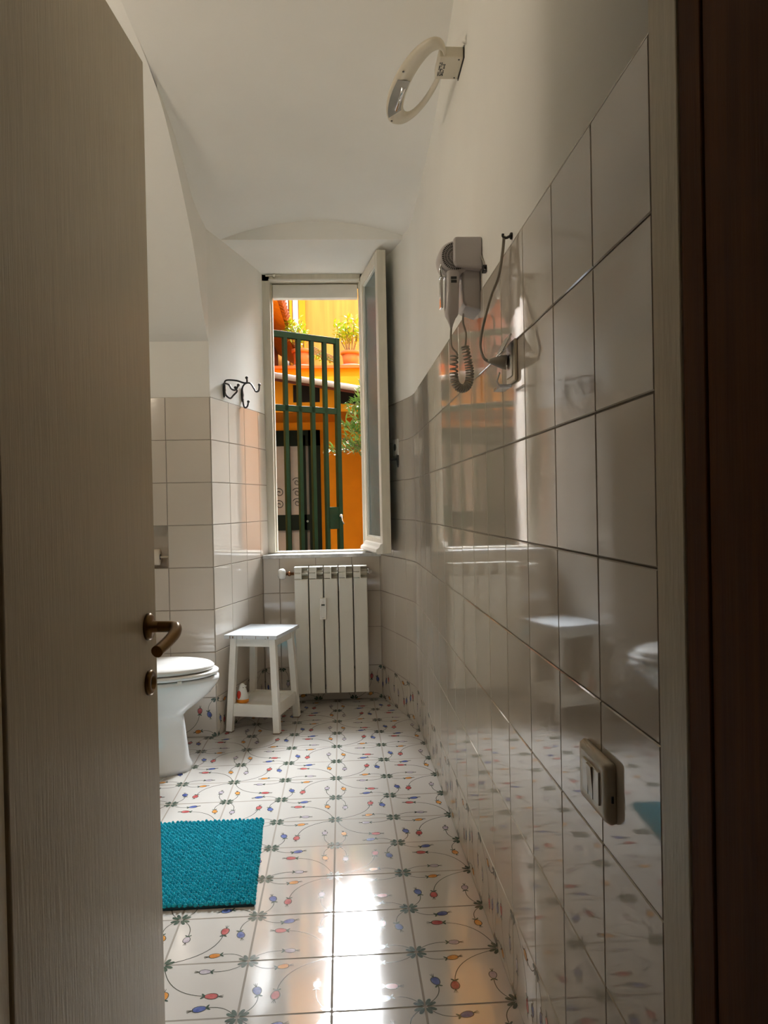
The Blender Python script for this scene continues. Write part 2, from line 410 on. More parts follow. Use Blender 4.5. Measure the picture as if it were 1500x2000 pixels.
# plaster, set back a little, then the cove up to the ceiling
wb.quad((-1.45, FY+0.002, 1.599), (-0.606, FY+0.002, 1.599), (-0.606, FY+0.002, 1.862), (-1.45, FY+0.002, 1.862), 8)
SC = [(3.647, 1.862), (3.602, 1.885), (3.537, 1.945), (3.458, 2.03), (3.387, 2.128), (3.273, 2.235), (3.134, 2.325), (3.037, 2.389), (2.916, 2.448), (2.807, 2.500), (2.70, 2.530), (2.58, 2.548), (2.45, 2.556), (2.30, 2.5575)]
for a, b in zip(SC[:-1], SC[1:]):
    wb.quad((-1.45, a[0], a[1]), (-0.606, a[0], a[1]), (-0.606, b[0], b[1]), (-1.45, b[0], b[1]), 8, a[0] < 3.62)
wbo = struct(wb.build('wall_back', PM))
bm = bmesh.new(); bm.from_mesh(wbo.data); bmesh.ops.remove_doubles(bm, verts=[v for v in bm.verts if v.co.z > 1.7], dist=0.0001); bm.to_mesh(wbo.data); bm.free()

LE = [(0.0, 2.558), (2.30, 2.5575), (2.5, 2.554), (2.70, 2.545), (2.80, 2.535), (2.95, 2.515), (3.15, 2.465), (3.30, 2.405), (3.42, 2.388), (3.83, 2.39)]
RE = [(0.0, 2.57), (2.2, 2.545), (2.45, 2.485), (2.7, 2.43), (2.95, 2.415), (3.4, 2.41), (3.83, 2.40)]
def sl(s_):  # lunette wall between cove and vault on the plane X=-0.606
    pass
lw = MB()
for i in range(30):
    y0_ = 2.70+0.945*i/30; y1_ = 2.70+0.945*(i+1)/30
    sc_ = lambda y: interp([(b, c) for b, c in reversed(SC)], y)
    lw.quad((-0.6062, y0_, sc_(y0_)), (-0.6062, y1_, sc_(y1_)), (-0.6062, y1_, interp(LE, y1_)+0.003), (-0.6062, y0_, interp(LE, y0_)+0.003), 0)
struct(lw.build('wall_left_lunette', 'plaster'))

ce = MB()
def cz(x, y):
    l = interp(LE, y); r = interp(RE, y); xl = -0.606 if y < 3.645 else -0.606+0.262*(y-3.645); xr = 0.356
    t = (x-xl)/(xr-xl); amp = interp([(1.0, 0.03), (2.4, 0.055), (3.2, 0.085), (3.9, 0.085)], y)
    return l*(1-t)+r*t + amp*(1-(2*t-1)**2)
NY = 60; NX = 20
for i in range(NY):
    ya = 0.80+3.0*i/NY; yb = 0.80+3.0*(i+1)/NY
    for k in range(NX):
        def xx(y, k): 
            xl = -0.606 if y < 3.645 else -0.606+0.262*(y-3.645)
            return xl-0.002+(0.362-xl)*k/NX
        P_ = [(xx(ya, k), ya), (xx(ya, k+1), ya), (xx(yb, k+1), yb), (xx(yb, k), yb)]
        ce.quad(*[(p[0], p[1], cz(p[0], p[1])) for p in P_], 0, True)
ce.quad((-1.45, 0.8, 2.558), (-0.606, 0.8, 2.558), (-0.606, 2.30, 2.5575), (-1.45, 2.30, 2.5575))
# lunette end wall + soffit over the window
LY = 3.80; xs = [-0.57+0.90*i/30 for i in range(31)]
for a, b in zip(xs[:-1], xs[1:]): ce.quad((a, LY, 2.39), (b, LY, 2.39), (b, LY, max(2.39, cz(b, LY))+0.001), (a, LY, max(2.39, cz(a, LY))+0.001))
ce.quad((-0.60, LY, 2.39), (0.36, LY, 2.39), (0.36, 4.45, 2.392), (-0.60, 4.45, 2.392))
cb = bmesh.new(); ceiling = struct(ce.build('ceiling', 'plaster'))
bm = bmesh.new(); bm.from_mesh(ceiling.data); bmesh.ops.remove_doubles(bm, verts=bm.verts, dist=0.0001); bm.to_mesh(ceiling.data); bm.free()

# window wall below the sill
ww = MB(); WY = 4.265
wx = lambda s_: Vector((s_, WY, 0))
tiled(ww, wx, lambda u: Vector((0, -1, 0)), [-0.439, -0.349, -0.149, 0.051, 0.208], rows=[0, 0.186, 0.4, 0.6, 0.795])
ww.quad((-0.45, WY+0.0003, 0), (0.22, WY+0.0003, 0), (0.22, WY+0.0003, 0.795), (-0.45, WY+0.0003, 0.795), 1)
# masonry round the window opening (outside part)
for b in ((-3.0, -0.425, 4.44, 4.86, 0, 6.2), (0.185, 3.0, 4.44, 4.86, 0, 6.2), (-0.425, 0.185, 4.44, 4.86, 2.52, 6.2), (-0.425, 0.185, 4.44, 4.86, 0, 0.78)): ww.box(*b, 8)
struct(ww.build('wall_window', PM))
ex = MB()
for b in ((-3.0, -0.425, 4.861, 4.90, 0, 6.2), (0.185, 3.0, 4.861, 4.90, 0, 6.2), (-0.425, 0.185, 4.861, 4.90, 2.52, 6.2), (-0.425, 0.185, 4.861, 4.90, 0, 0.775)): ex.box(*b)
struct(ex.build('wall_exterior', 'exterior_skin'))

# remaining shell
sh = MB(); sp = lambda s_: Vector((-1.30, s_, 0))
tiled(sh, sp, lambda u: Vector((1, 0, 0)), [0.98+0.205*i for i in range(14)], decor=False)
sh.quad((-1.301, 0.9, 0), (-1.301, 3.8, 0), (-1.301, 3.8, 1.6), (-1.301, 0.9, 1.6), 1); sh.quad((-1.304, 0.9, 1.599), (-1.304, 3.8, 1.599), (-1.304, 3.8, 2.7), (-1.304, 0.9, 2.7), 8)
struct(sh.build('wall_left', PM))
nw = MB(); nw.box(-1.45, -0.47, 0.80, 0.97, 0, 2.7); nw.box(-0.47, 0.46, 0.80, 0.93, 2.06, 2.7); struct(nw.build('wall_near', 'plaster'))
hs = MB(); hs.box(-1.65, -1.55, -2.3, 0.8, 0, 2.7); hs.box(1.55, 1.65, -2.3, 0.8, 0, 2.7); hs.box(-1.65, 1.65, -2.4, -2.3, 0, 2.7); hs.box(-1.65, 1.65, -2.4, 0.95, 2.7, 2.78)
hs.box(-1.6, -0.56, 0.70, 0.80, 0, 2.7); hs.box(0.47, 1.6, 0.50, 0.60, 0, 2.7); hs.box(-0.56, 0.47, 0.66, 0.80, 2.10, 2.7)
struct(hs.build('wall_hall', 'hall'))
rf = MB(); rf.box(-1.6, 0.75, 0.8, 4.86, 2.76, 2.86); struct(rf.build('ceiling_slab', 'plaster'))
lb = MB(); lb.box(-1.5, -1.42, 0.8, 4.8, 0, 2.8); lb.box(-1.5, -0.62, 3.80, 3.86, 0, 2.8); struct(lb.build('wall_outer', 'plaster'))
# door frame trims
t1 = MB(); t1.box(-0.56, -0.434, 0.70, 0.995, 0, 2.06); t1.box(-0.452, -0.424, 0.62, 0.70, 0, 2.08); struct(t1.build('trim_1', 'frame_paint', bevel=0.003))
t2 = MB(); t2.box(0.348, 0.40, 0.762, 0.832, 0, 2.06); t2.box(0.353, 0.40, 0.826, 0.838, 0, 2.06); struct(t2.build('trim_2', 'frame_paint', bevel=0.0025))
t3 = MB(); t3.box(0.3495, 0.42, 0.715, 0.7615, 0, 2.06); t3.box(0.3515, 0.42, 0.55, 0.7145, 0, 2.06); struct(t3.build('trim_3', 'dark_wood', bevel=0.002))
t4 = MB(); t4.box(-0.47, 0.42, 0.78, 0.99, 2.02, 2.07); struct(t4.build('trim_4', 'frame_paint', bevel=0.003))

# ------------------------------------------------------------------ door
d0 = Vector((-0.381, 1.580)); d1 = Vector((-0.4305, 0.998)); dd = (d1-d0).normalized(); dn = Vector((-dd.y, dd.x))   # towards room (+X)
if dn.x < 0: dn = -dn
def dpt(s_, n_, z): p = d0 + dd*s_ + dn*n_; return Vector((p.x, p.y, z))
L = (d1-d0).length
db = MB()
def dbox(mb, s0, s1, n0, n1, z0, z1, m=0):
    k = len(mb.v)
    for z in (z0, z1):
        for n_ in (n0, n1):
            for s_ in (s0, s1): mb.v.append(tuple(dpt(s_, n_, z)))
    for q in ((0, 2, 3, 1), (4, 5, 7, 6), (0, 1, 5, 4), (2, 6, 7, 3), (0, 4, 6, 2), (1, 3, 7, 5)): mb.face([k+i for i in q], m)
dbox(db, 0, L, -0.038, 0, 0.012, 1.982)
door = struct(db.build('door_1', 'door_paint', bevel=0.002))
door['label'] = 'cream painted flat bathroom door standing open on the left, with dark brass lever'
hb = MB(); N3 = Vector((dn.x, dn.y, 0)); D3 = Vector((dd.x, dd.y, 0))
hc = dpt(0.052, 0.0, 0.848)
hb.lathe([(0.0265, 0), (0.0265, 0.006), (0.021, 0.010), (0.012, 0.011), (0.011, 0.022)], hc, axis=N3, seg=28)
pts = [hc+N3*0.008, hc+N3*0.030, hc+N3*0.052+D3*0.004, hc+N3*0.062+D3*0.018+Vector((0, 0, -0.002)), hc+N3*0.064+D3*0.040+Vector((0, 0, -0.010)), hc+N3*0.058+D3*0.075+Vector((0, 0, -0.022)), hc+N3*0.052+D3*0.105+Vector((0, 0, -0.030))]
hb.tube(spline(pts, 6), 0.0112, 16)
hb.build('door_handle', 'brass', door)
kb = MB(); kc = dpt(0.052, 0, 0.738)
kb.lathe([(0.0245, 0), (0.0245, 0.006), (0.020, 0.009), (0.013, 0.009), (0.012, 0.002)], kc, axis=N3, seg=28)
kr = kb.build('keyhole_rosette', 'brass', door)
kk = MB(); kk.lathe([(0.0115, 0.0022), (0.0115, 0.0028)], kc, axis=N3, seg=20); kk.build('keyhole', 'black_plastic', kr)

# ------------------------------------------------------------------ window
win = struct(thing('window_1', 'cream painted casement window with its single sash swung open into the room', 'window', (-0.12, 4.40, 0.815)))
fr = MB()
fr.box(-0.455, -0.378, 4.37, 4.44, 0.815, 2.392); fr.box(0.128, 0.192, 4.37, 4.44, 0.815, 2.392)
fr.box(-0.455, 0.192, 4.37, 4.44, 2.352, 2.396); fr.box(-0.428, 0.192, 4.43, 4.45, 2.33, 2.54); fr.box(-0.428, 0.192, 4.385, 4.44, 0.812, 0.822)
fr.box(-0.425, -0.368, 4.41, 4.45, 0.815, 2.352); fr.box(0.122, 0.185, 4.41, 4.45, 0.815, 2.352)
fr.build('frame', 'window_paint', win, bevel=0.003)
rb_ = MB(); rb_.box(-0.366, 0.118, 4.41, 4.46, 2.268, 2.345); rb_.build('head_rail', 'window_white', win, bevel=0.003)
tr = MB(); tr.box(-0.385, 0.128, 4.360, 4.372, 2.352, 2.362); tr.build('head_bead', 'window_white', win, bevel=0.002)
lt = MB(); lt.lathe([(0.010, 0), (0.010, 0.012), (0.006, 0.016)], (-0.352, 4.369, 2.380), axis=(0, -1, 0), seg=14); lt.box(-0.40, -0.31, 4.362, 4.369, 2.378, 2.386)
lt.build('latch', 'window_paint', win)
# open sash, hinged on the right stile
h0 = Vector((0.132, 4.375)); h1 = Vector((0.205, 3.890)); sd = (h1-h0).normalized(); sn = Vector((sd.y, -sd.x))
if sn.x < 0: sn = -sn          # towards the right wall
SL = (h1-h0).length; SZ0, SZ1 = 0.828, 2.372
def sp_(s_, n_, z): p = h0+sd*s_+sn*n_; return Vector((p.x, p.y, z))
def sbox(mb, s0, s1, n0, n1, z0, z1, m=0):
    k = len(mb.v)
    for z in (z0, z1):
        for n_ in (n0, n1):
            for s_ in (s0, s1): mb.v.append(tuple(sp_(s_, n_, z)))
    for q in ((0, 2, 3, 1), (4, 5, 7, 6), (0, 1, 5, 4), (2, 6, 7, 3), (0, 4, 6, 2), (1, 3, 7, 5)): mb.face([k+i for i in q], m)
sa = MB()
sbox(sa, 0, 0.055, 0, 0.046, SZ0, SZ1); sbox(sa, SL-0.055, SL, 0, 0.046, SZ0, SZ1)
sbox(sa, 0.055, SL-0.055, 0, 0.046, SZ1-0.06, SZ1); sbox(sa, 0.055, SL-0.055, 0, 0.046, SZ0, SZ0+0.075)
sash = sa.build('sash', 'window_paint', win, bevel=0.003)
gb = MB(); sbox(gb, 0.05, SL-0.05, 0.018, 0.023, SZ0+0.07, SZ1-0.055); gb.build('glass_pane', 'glass', sash)
mo = MB()
for (a, b, c, d) in ((0.055, 0.063, SZ0+0.075, SZ1-0.06), (SL-0.063, SL-0.055, SZ0+0.075, SZ1-0.06)): sbox(mo, a, b, 0.006, 0.018, c, d)
sbox(mo, 0.06, SL-0.06, 0.006, 0.018, SZ1-0.068, SZ1-0.06); sbox(mo, 0.06, SL-0.06, 0.006, 0.018, SZ0+0.075, SZ0+0.083)
mo.build('glazing_bead', 'window_white', sash, bevel=0.001)
dr = MB(); R_ = [[sp_(s_, n_, z) for n_, z in ((0.0, SZ0+0.052), (-0.010, SZ0+0.046), (-0.016, SZ0+0.032), (-0.030, SZ0+0.022), (-0.034, SZ0+0.008), (-0.022, SZ0-0.002), (0.0, SZ0-0.002))] for s_ in (0.03, SL-0.008)]
dr.loft(R_, smooth=False); dr.build('drip_rail', 'window_white', sash)
hd = MB(); k = sp_(SL-0.028, 0.046, 1.31); NN = Vector((sn.x, sn.y, 0)); DD = Vector((sd.x, sd.y, 0))
sbox(hd, SL-0.040, SL-0.016, 0.046, 0.052, 1.252, 1.374)
hd.tube([k, k+NN*0.045], 0.0065, 12)
hd.sphere(k+NN*0.050, 0.044, sc=(0.20, 0.45, 1.0), T=None)
hd.build('window_handle', 'iron', sash, bevel=0.0015)
si = MB(); si.box(-0.4385, 0.214, 4.248, 4.50, 0.792, 0.812); si.box(-0.420, 0.180, 4.50, 4.90, 0.780, 0.798)
sil = struct(si.build('window_sill_1', 'marble', bevel=0.002))
# ------------------------------------------------------------------ radiator
rad = thing('radiator', 'white aluminium radiator of five columns hanging under the window', 'radiator', (-0.065, 4.19, 0.068))
RX0 = -0.264; pw = 0.0795
for i in range(5):
    xa = RX0+pw*i+0.0032; xb = RX0+pw*(i+1)-0.0032; xm = (xa+xb)/2; yf = 4.135; yb_ = 4.235
    b = MB()
    prof = [(xa, yf+0.003), (xa+0.004, yf), (xb-0.004, yf), (xb, yf+0.003), (xb, yf+0.016), (xa, yf+0.016)]
    b.prism(prof, 0.068, 0.682)
    b.box(xm-0.003, xm+0.003, yf+0.002, yb_, 0.075, 0.746)            # central web
    for z0_, z1_, yo in ((0.684, 0.714, 0.0), (0.716, 0.747, 0.006)):   # two rows of openings above the panel
        b.box(xa, xm-0.003, yf+0.005+yo, yf+0.011+yo, z0_+0.004, z1_-0.001)
        b.bar(((xm+xb)/2, yf+0.050, z0_+0.001), ((xm+xb)/2, yf+0.060, z1_-0.002), (xb-xm), 0.003)
        b.box(xa, xb, yf+0.003+yo, yf+0.055, z0_-0.003, z0_+0.001)
    b.box(xa, xb, yf+0.008, yb_, 0.746, 0.750)
    b.box(xa, xb, yb_-0.006, yb_, 0.075, 0.742)
    b.lathe([(0.019, 0), (0.019, pw-0.0064)], (xa, yf+0.055, 0.715), axis=(1, 0, 0), seg=16); b.lathe([(0.019, 0), (0.019, pw-0.0064)], (xa, yf+0.055, 0.10), axis=(1, 0, 0), seg=16)
    b.build('column', 'radiator', rad, bevel=0.0012)
vb = MB(); vb.lathe([(0.008, 0), (0.008, 0.020), (0.013, 0.020), (0.013, 0.032), (0.008, 0.032), (0.008, 0.052)], (RX0, 4.19, 0.712), axis=(-1, 0, 0), seg=14)
vb.tube([(RX0-0.040, 4.19, 0.712), (RX0-0.040, 4.24, 0.712), (RX0-0.040, 4.268, 0.712)], 0.007, 10)
vb.build('valve', 'copper', rad)
vk = MB(); vk.lathe([(0.012, 0), (0.024, 0.003), (0.0295, 0.010), (0.0295, 0.026), (0.023, 0.036), (0.010, 0.040)], (RX0-0.048, 4.19, 0.712), axis=(-1, -0.35, 0), seg=20); vk.build('valve_knob', 'white_plastic', rad)
ec = MB(); ec.lathe([(0.016, 0), (0.016, 0.010), (0.010, 0.012), (0.010, 0.024), (0.006, 0.026)], (RX0+pw*5, 4.19, 0.715), axis=(1, 0, 0), seg=16); ec.build('end_cap', 'chrome', rad)
mt = tag(MB().build('x', 'iron'), '', '') if False else None
hm = MB(); hm.box(-0.126, -0.092, 4.112, 4.1365, 0.468, 0.584)
hmo = hm.build('heat_meter', 'white_plastic', None, bevel=0.004); tag(hmo, 'small white heat meter with a dark display clipped to the radiator front', 'heat meter')
hd2 = MB(); hd2.box(-0.118, -0.100, 4.1105, 4.1125, 0.543, 0.551); hd2.build('display', 'lcd', hmo)
for q in ((-0.113, -0.105, 4.1108, 4.1125, 0.562, 0.564), (-0.115, -0.103, 4.1108, 4.1125, 0.477, 0.480)):
    hd3 = MB(); hd3.box(*q); hd3.build('marking', 'grey_plastic', hmo)

# ------------------------------------------------------------------ stool
A = -0.262; ca, sn_ = math.cos(A), math.sin(A); SCN = Vector((-0.402, 3.828, 0))
stool = thing('stool', 'worn white painted wooden stool with a lower tray, beside the radiator', 'stool', SCN, A)
ST = Matrix.Translation(SCN) @ Matrix.Rotation(A, 4, 'Z')
def stp(x, y, z): return ST @ Vector((x, y, z))
tb = MB(); tb.box(-0.132, 0.132, -0.170, 0.170, 0.452, 0.470, T=ST)
for sx in (-1, 1):
    for sy in (-1, 1):
        lg = MB(); a = stp(sx*0.118 + (-0.004 if sx < 0 else 0.0), sy*0.148, 0.0); b = stp(sx*0.098, sy*0.125, 0.452)
        lg.bar(a, b, 0.031, 0.031, up=stp(0, 1, 0)-stp(0, 0, 0)); lgo = lg.build('leg', 'stool_paint', stool, bevel=0.002)
        ft = MB(); ft.bar(a+Vector((0, 0, 0.0005)), a+(b-a)*0.012, 0.0318, 0.0318, up=stp(0, 1, 0)-stp(0, 0, 0)); ft.build('foot', 'wear', lgo)
ap = MB()
for sy in (-1, 1): ap.bar(stp(-0.094, sy*0.128, 0.430), stp(0.094, sy*0.128, 0.430), 0.014, 0.040)
for sx in (-1, 1): ap.bar(stp(sx*0.101, -0.12, 0.430), stp(sx*0.101, 0.12, 0.430), 0.014, 0.040)
ap.build('apron', 'stool_paint', stool, bevel=0.001)
ry = MB()
for sy in (-1, 1): ry.bar(stp(-0.108, sy*0.139, 0.105), stp(0.108, sy*0.139, 0.105), 0.014, 0.060)
for sx in (-1, 1): ry.bar(stp(sx*0.112, -0.134, 0.105), stp(sx*0.112, 0.134, 0.105), 0.014, 0.060)
ry.build('rail', 'stool_paint', stool, bevel=0.001)
sb_ = MB(); sb_.box(-0.106, 0.106, -0.132, 0.132, 0.118, 0.1258, T=ST); sb_.build('tray', 'stool_paint', stool)
wn = MB(); wn.v, wn.f, wn.m, wn.sm = tb.v, tb.f, tb.m, tb.sm
for i in range(9):
    x = random.uniform(-0.125, 0.12); wd = random.uniform(0.001, 0.007)
    wn.box(x, x+wd, -0.1706, -0.169, random.choice((0.4535, 0.466))-0.001, random.choice((0.4535, 0.466))+0.0012, 1, T=ST)
wn.build('seat', ['stool_top', 'wear'], stool, bevel=0.0015)
# bird-shaped bottle on the tray
bp = stp(-0.080, -0.085, 0.126)
bird = thing('bird_figurine', 'white bird figurine with red wing and orange base in the stool tray', 'figurine', bp)
bb = MB(); bb.lathe([(0.027, 0.016), (0.030, 0.022), (0.028, 0.040), (0.022, 0.058), (0.017, 0.074), (0.014, 0.086), (0.008, 0.093), (0.002, 0.095)], bp, seg=20, sy=0.85)
bb.build('body', 'white_plastic', bird)
b2 = MB(); b2.lathe([(0.024, 0.0), (0.030, 0.005), (0.031, 0.014), (0.029, 0.019)], bp, seg=20, sy=0.85); b2.build('base', 'toy_orange', bird)
b3 = MB(); b3.sphere(bp+Vector((-0.014, -0.019, 0.042)), 0.017, sc=(0.62, 0.45, 1.25)); b3.build('wing', 'toy_red', bird)
b4 = MB(); b4.lathe([(0.006, 0), (0.0005, 0.014)], bp+Vector((0.010, -0.005, 0.080)), axis=(0.9, -0.2, 0.25), seg=8); b4.build('beak', 'white_plastic', bird)
b5 = MB(); b5.sphere(bp+Vector((0.006, -0.013, 0.076)), 0.0022); b5.build('eye', 'iron', bird)

# ------------------------------------------------------------------ toilet
TY = 3.215; TX = -0.522
toi = thing('toilet', 'white ceramic toilet with closed white seat, half hidden by the door', 'toilet', (-0.80, TY, 0))
def oval(xf, xb, hw, z, n=36, sq=2.3, flat=None):
    cx = (xf+xb)/2; a = (xf-xb)/2; out = []
    for i in range(n):
        t = 2*PI*i/n; c_, s_ = math.cos(t), math.sin(t)
        x = cx+a*math.copysign(abs(c_)**(2/sq), c_); y = TY+hw*math.copysign(abs(s_)**(2/sq), s_)
        if s_ and c_ > 0: y = TY + hw*math.copysign(abs(s_)**(2/2.0), s_); x = cx+a*c_
        out.append(Vector((x, y, z)))
    return out
bw = MB()
bw.loft([oval(-0.640, -1.02, 0.112, 0.0), oval(-0.640, -1.02, 0.112, 0.022), oval(-0.652, -1.03, 0.104, 0.045), oval(-0.660, -1.03, 0.098, 0.12), oval(-0.668, -1.03, 0.094, 0.19), oval(-0.672, -1.04, 0.094, 0.225),
         oval(-0.652, -1.05, 0.104, 0.245), oval(-0.610, -1.06, 0.128, 0.275), oval(-0.562, -1.07, 0.155, 0.315), oval(-0.532, -1.08, 0.170, 0.352), oval(-0.522, -1.08, 0.176, 0.372), oval(-0.523, -1.08, 0.176, 0.386), oval(-0.540, -1.06, 0.160, 0.389)])
bw.build('bowl', 'porcelain', toi)
se = MB(); se.loft([oval(-0.535, -1.02, 0.170, 0.394), oval(-0.526, -1.02, 0.178, 0.398), oval(-0.524, -1.02, 0.180, 0.407), oval(-0.532, -1.02, 0.174, 0.412)]); seo = se.build('seat_ring', 'seat_plastic', toi)
for q in (-0.160, 0.150):
    bf = MB(); bf.box(-0.66, -0.645, TY+q, TY+q+0.012, 0.387, 0.396); bf.build('bumper', 'white_plastic', seo)
ll = MB(); ll.loft([oval(-0.550, -1.02, 0.160, 0.415), oval(-0.543, -1.02, 0.168, 0.419), oval(-0.542, -1.02, 0.170, 0.428), oval(-0.552, -1.02, 0.162, 0.436), oval(-0.60, -1.00, 0.120, 0.441), oval(-0.70, -0.95, 0.05, 0.443)]); ll.build('lid', 'seat_plastic', toi)
tk = MB(); tk.box(-1.29, -1.10, TY-0.19, TY+0.19, 0.40, 0.80); tk.build('tank', 'porcelain', toi, bevel=0.02)
ft = MB(); ft.box(-1.29, -1.02, TY-0.10, TY+0.10, 0.0, 0.40); ft.build('rear_plinth', 'porcelain', toi, bevel=0.01)

# ------------------------------------------------------------------ toilet paper in the wall niche
tp = thing('toilet_roll', 'toilet paper roll held in the tiled wall recess behind the door edge', 'toilet roll', (-0.87, 3.66, 0.84))
r_ = MB(); r_.lathe([(0.013, 0), (0.038, 0), (0.038, 0.09), (0.013, 0.09)], (-0.948, 3.665, 0.853), axis=(1, 0, 0), seg=24); r_.build('paper', 'paper', tp)
r2 = MB(); r2.lathe([(0.013, 0), (0.013, 0.004)], (-0.860, 3.665, 0.853), axis=(1, 0, 0), seg=20); r2.build('core', 'dark_plastic', tp)
r3 = MB(); r3.tube([(-1.022, 3.665, 0.853), (-0.817, 3.665, 0.853)], 0.0045, 8); r3.build('spindle', 'ivory_plastic', tp)

# ------------------------------------------------------------------ bath rug
rx0, rx1, ry0, ry1 = -1.02, -0.268, 2.075, 2.640
rug = MB(); 
rq = [(rx0, ry0), (rx1+0.012, ry0), (rx1-0.020, ry1), (rx0, ry1)]
rug.prism(rq, 0.0008, 0.009)
rugo = tag(rug.build('bath_rug', 'rug_base', bevel=0.003), 'teal chenille bath rug lying on the patterned floor left of centre', 'rug')
pl = MB(); sx_ = 0.0140; sy_ = 0.0108; r_i = 0
y = ry0+0.005
while y < ry1-0.003:
    t_ = (y-ry0)/(ry1-ry0); xr = rx1+0.012 + (-0.032)*t_; x = xr-0.004 - (sx_/2 if r_i % 2 else 0)
    while x > rx0:
        hh = random.uniform(0.006, 0.010); a = random.uniform(-0.5, 0.5); l = random.uniform(0.0060, 0.0074)
        T = Matrix.Rotation(a, 3, 'Z')
        pl.sphere((x+random.uniform(-.0012, .0012), y+random.uniform(-.0012, .0012), 0.0095), 1.0, seg=8, sc=(l, 0.0044, hh), T=T)
        x -= sx_
    y += sy_; r_i += 1
po = pl.build('pile', 'rug_teal', rugo); po['kind'] = 'stuff'

# ------------------------------------------------------------------ coat hooks on the left reveal
RN = Vector((0.962, -0.262, 0)).normalized(); RT = Vector((0.267, 0.964, 0)).normalized(); UP = Vector((0, 0, 1))
def rev(y, z, n=0.0, s_=0.0):
    x = interp([(3.645, -0.607), (3.962, -0.519), (4.204, -0.458), (4.37, -0.421)], y); return Vector((x, y, z)) + RN*n + RT*s_
def hook(y, z, label, wide):
    p = rev(y, z); t = thing('coat_hook', label, 'coat hook', p, group=None)
    b = MB(); R2 = []
    for k, (zz, hw, n_) in enumerate(((-0.036, 0.003, 0.003), (-0.026, 0.008, 0.004), (0.0, 0.012, 0.006), (0.026, 0.008, 0.004), (0.036, 0.003, 0.003))):
        R2.append([p+RT*(-hw)+UP*zz+RN*0.0005, p+RT*hw+UP*zz+RN*0.0005, p+RT*hw*0.6+UP*zz+RN*n_*1.6, p-RT*hw*0.6+UP*zz+RN*n_*1.6])
    b.loft(R2); b.build('backplate', 'iron', t)
    for nm, path_ in wide:
        a = MB(); pp = spline([p+RN*n_+RT*s_+UP*z_ for n_, s_, z_ in path_], 7)
        a.tube(pp, 0.0044, 10); ao = a.build(nm, 'iron', t)
        e = MB(); e.sphere(pp[-1], 0.0075, seg=12); e.build('ball_tip', 'iron', ao)
    return t
arm_up = [(0.004, 0, 0.012), (0.006, 0, 0.040), (0.022, 0, 0.058), (0.048, 0, 0.058), (0.068, 0, 0.030), (0.078, 0, 0.014), (0.094, 0, 0.018), (0.098, 0, 0.048)]
arm_dn = [(0.006, 0, -0.020), (0.008, 0, -0.048), (0.016, 0, -0.066), (0.030, 0, -0.060), (0.036, 0, -0.036)]
side = lambda sg: [(0.006, 0, 0.010), (0.020, sg*0.035, 0.020), (0.045, sg*0.060, 0.012), (0.060, sg*0.062, 0.022), (0.062, sg*0.058, 0.042)]
hook(4.020, 1.662, 'black wrought iron coat hook beside the window frame, arm curling up to the right', [('upper_arm', arm_up), ('lower_arm', arm_dn)])
arm2 = [(0.004, 0, 0.012), (0.010, -0.015, 0.030), (0.040, -0.030, 0.020), (0.055, -0.030, -0.002), (0.075, -0.028, -0.006), (0.088, -0.026, 0.016)]
arm3 = [(0.006, 0, -0.012), (0.006, 0.02, -0.026), (0.030, 0.010, -0.040), (0.060, -0.02, -0.030), (0.078, -0.02, -0.012), (0.070, -0.02, 0.006)]
arm4 = [(0.006, 0, 0.01), (0.016, -0.01, 0.044), (0.050, 0.04, 0.050), (0.082, 0.06, 0.040), (0.096, 0.064, 0.044), (0.094, 0.066, 0.066)]
hook(3.800, 1.655, 'black wrought iron coat hook nearer the wall corner, its arms looping sideways', [('upper_arm', arm2), ('lower_arm', arm3), ('side_arm', arm4)])

# ------------------------------------------------------------------ oval wall lamp high on the right wall
lamp = thing('wall_lamp', 'cream plastic oval wall lamp with open ring, high on right wall', 'lamp', (0.354, 2.11, 2.29))
bx = MB(); bx.box(0.289, 0.3545, 2.060, 2.168, 2.278, 2.308); bx.build('bracket', 'cream_plastic', lamp, bevel=0.003)
gp = MB(); gp.box(0.3547, 0.3562, 2.057, 2.171, 2.276, 2.310); gp.build('wall_gasket', 'black_plastic', lamp)
lb2 = MB()
for i in range(9):
    for j in range(4):
        if random.random() < 0.82: lb2.box(0.2935+j*0.0042, 0.2935+j*0.0042+random.uniform(0.002, 0.0038), 2.085+i*0.0075, 2.085+i*0.0075+random.uniform(0.003, 0.0062), 2.2772, 2.2785)
lb2.build('rating_label', 'dark_plastic', lamp)
for x_, y_ in ((0.343, 2.070), (0.343, 2.158)):
    ls = MB(); ls.lathe([(0.0022, 0), (0.0022, 0.002)], (x_, y_, 2.2765), seg=8); ls.build('screw', 'iron', lamp)
ra = MB(); cx_, cy2 = 0.236, 2.222; tilt_ = 0.17; n_ = 56; RO = []
def rp(t, a, b, ox=0.0, oy=0.0):
    x = math.cos(t)*a+ox; y = math.sin(t)*b+oy; c_, s_ = math.cos(tilt_), math.sin(tilt_)
    return (cx_+x*c_-y*s_, cy2+x*s_+y*c_)
def ringpt(t, k):
    ao, bo = 0.064, 0.226
    ai, bi = 0.034, 0.174
    if k == 0: return rp(t, ao, bo)
    return rp(t, ai, bi, 0.020, -0.012)
zt, zb = 2.302, 2.280
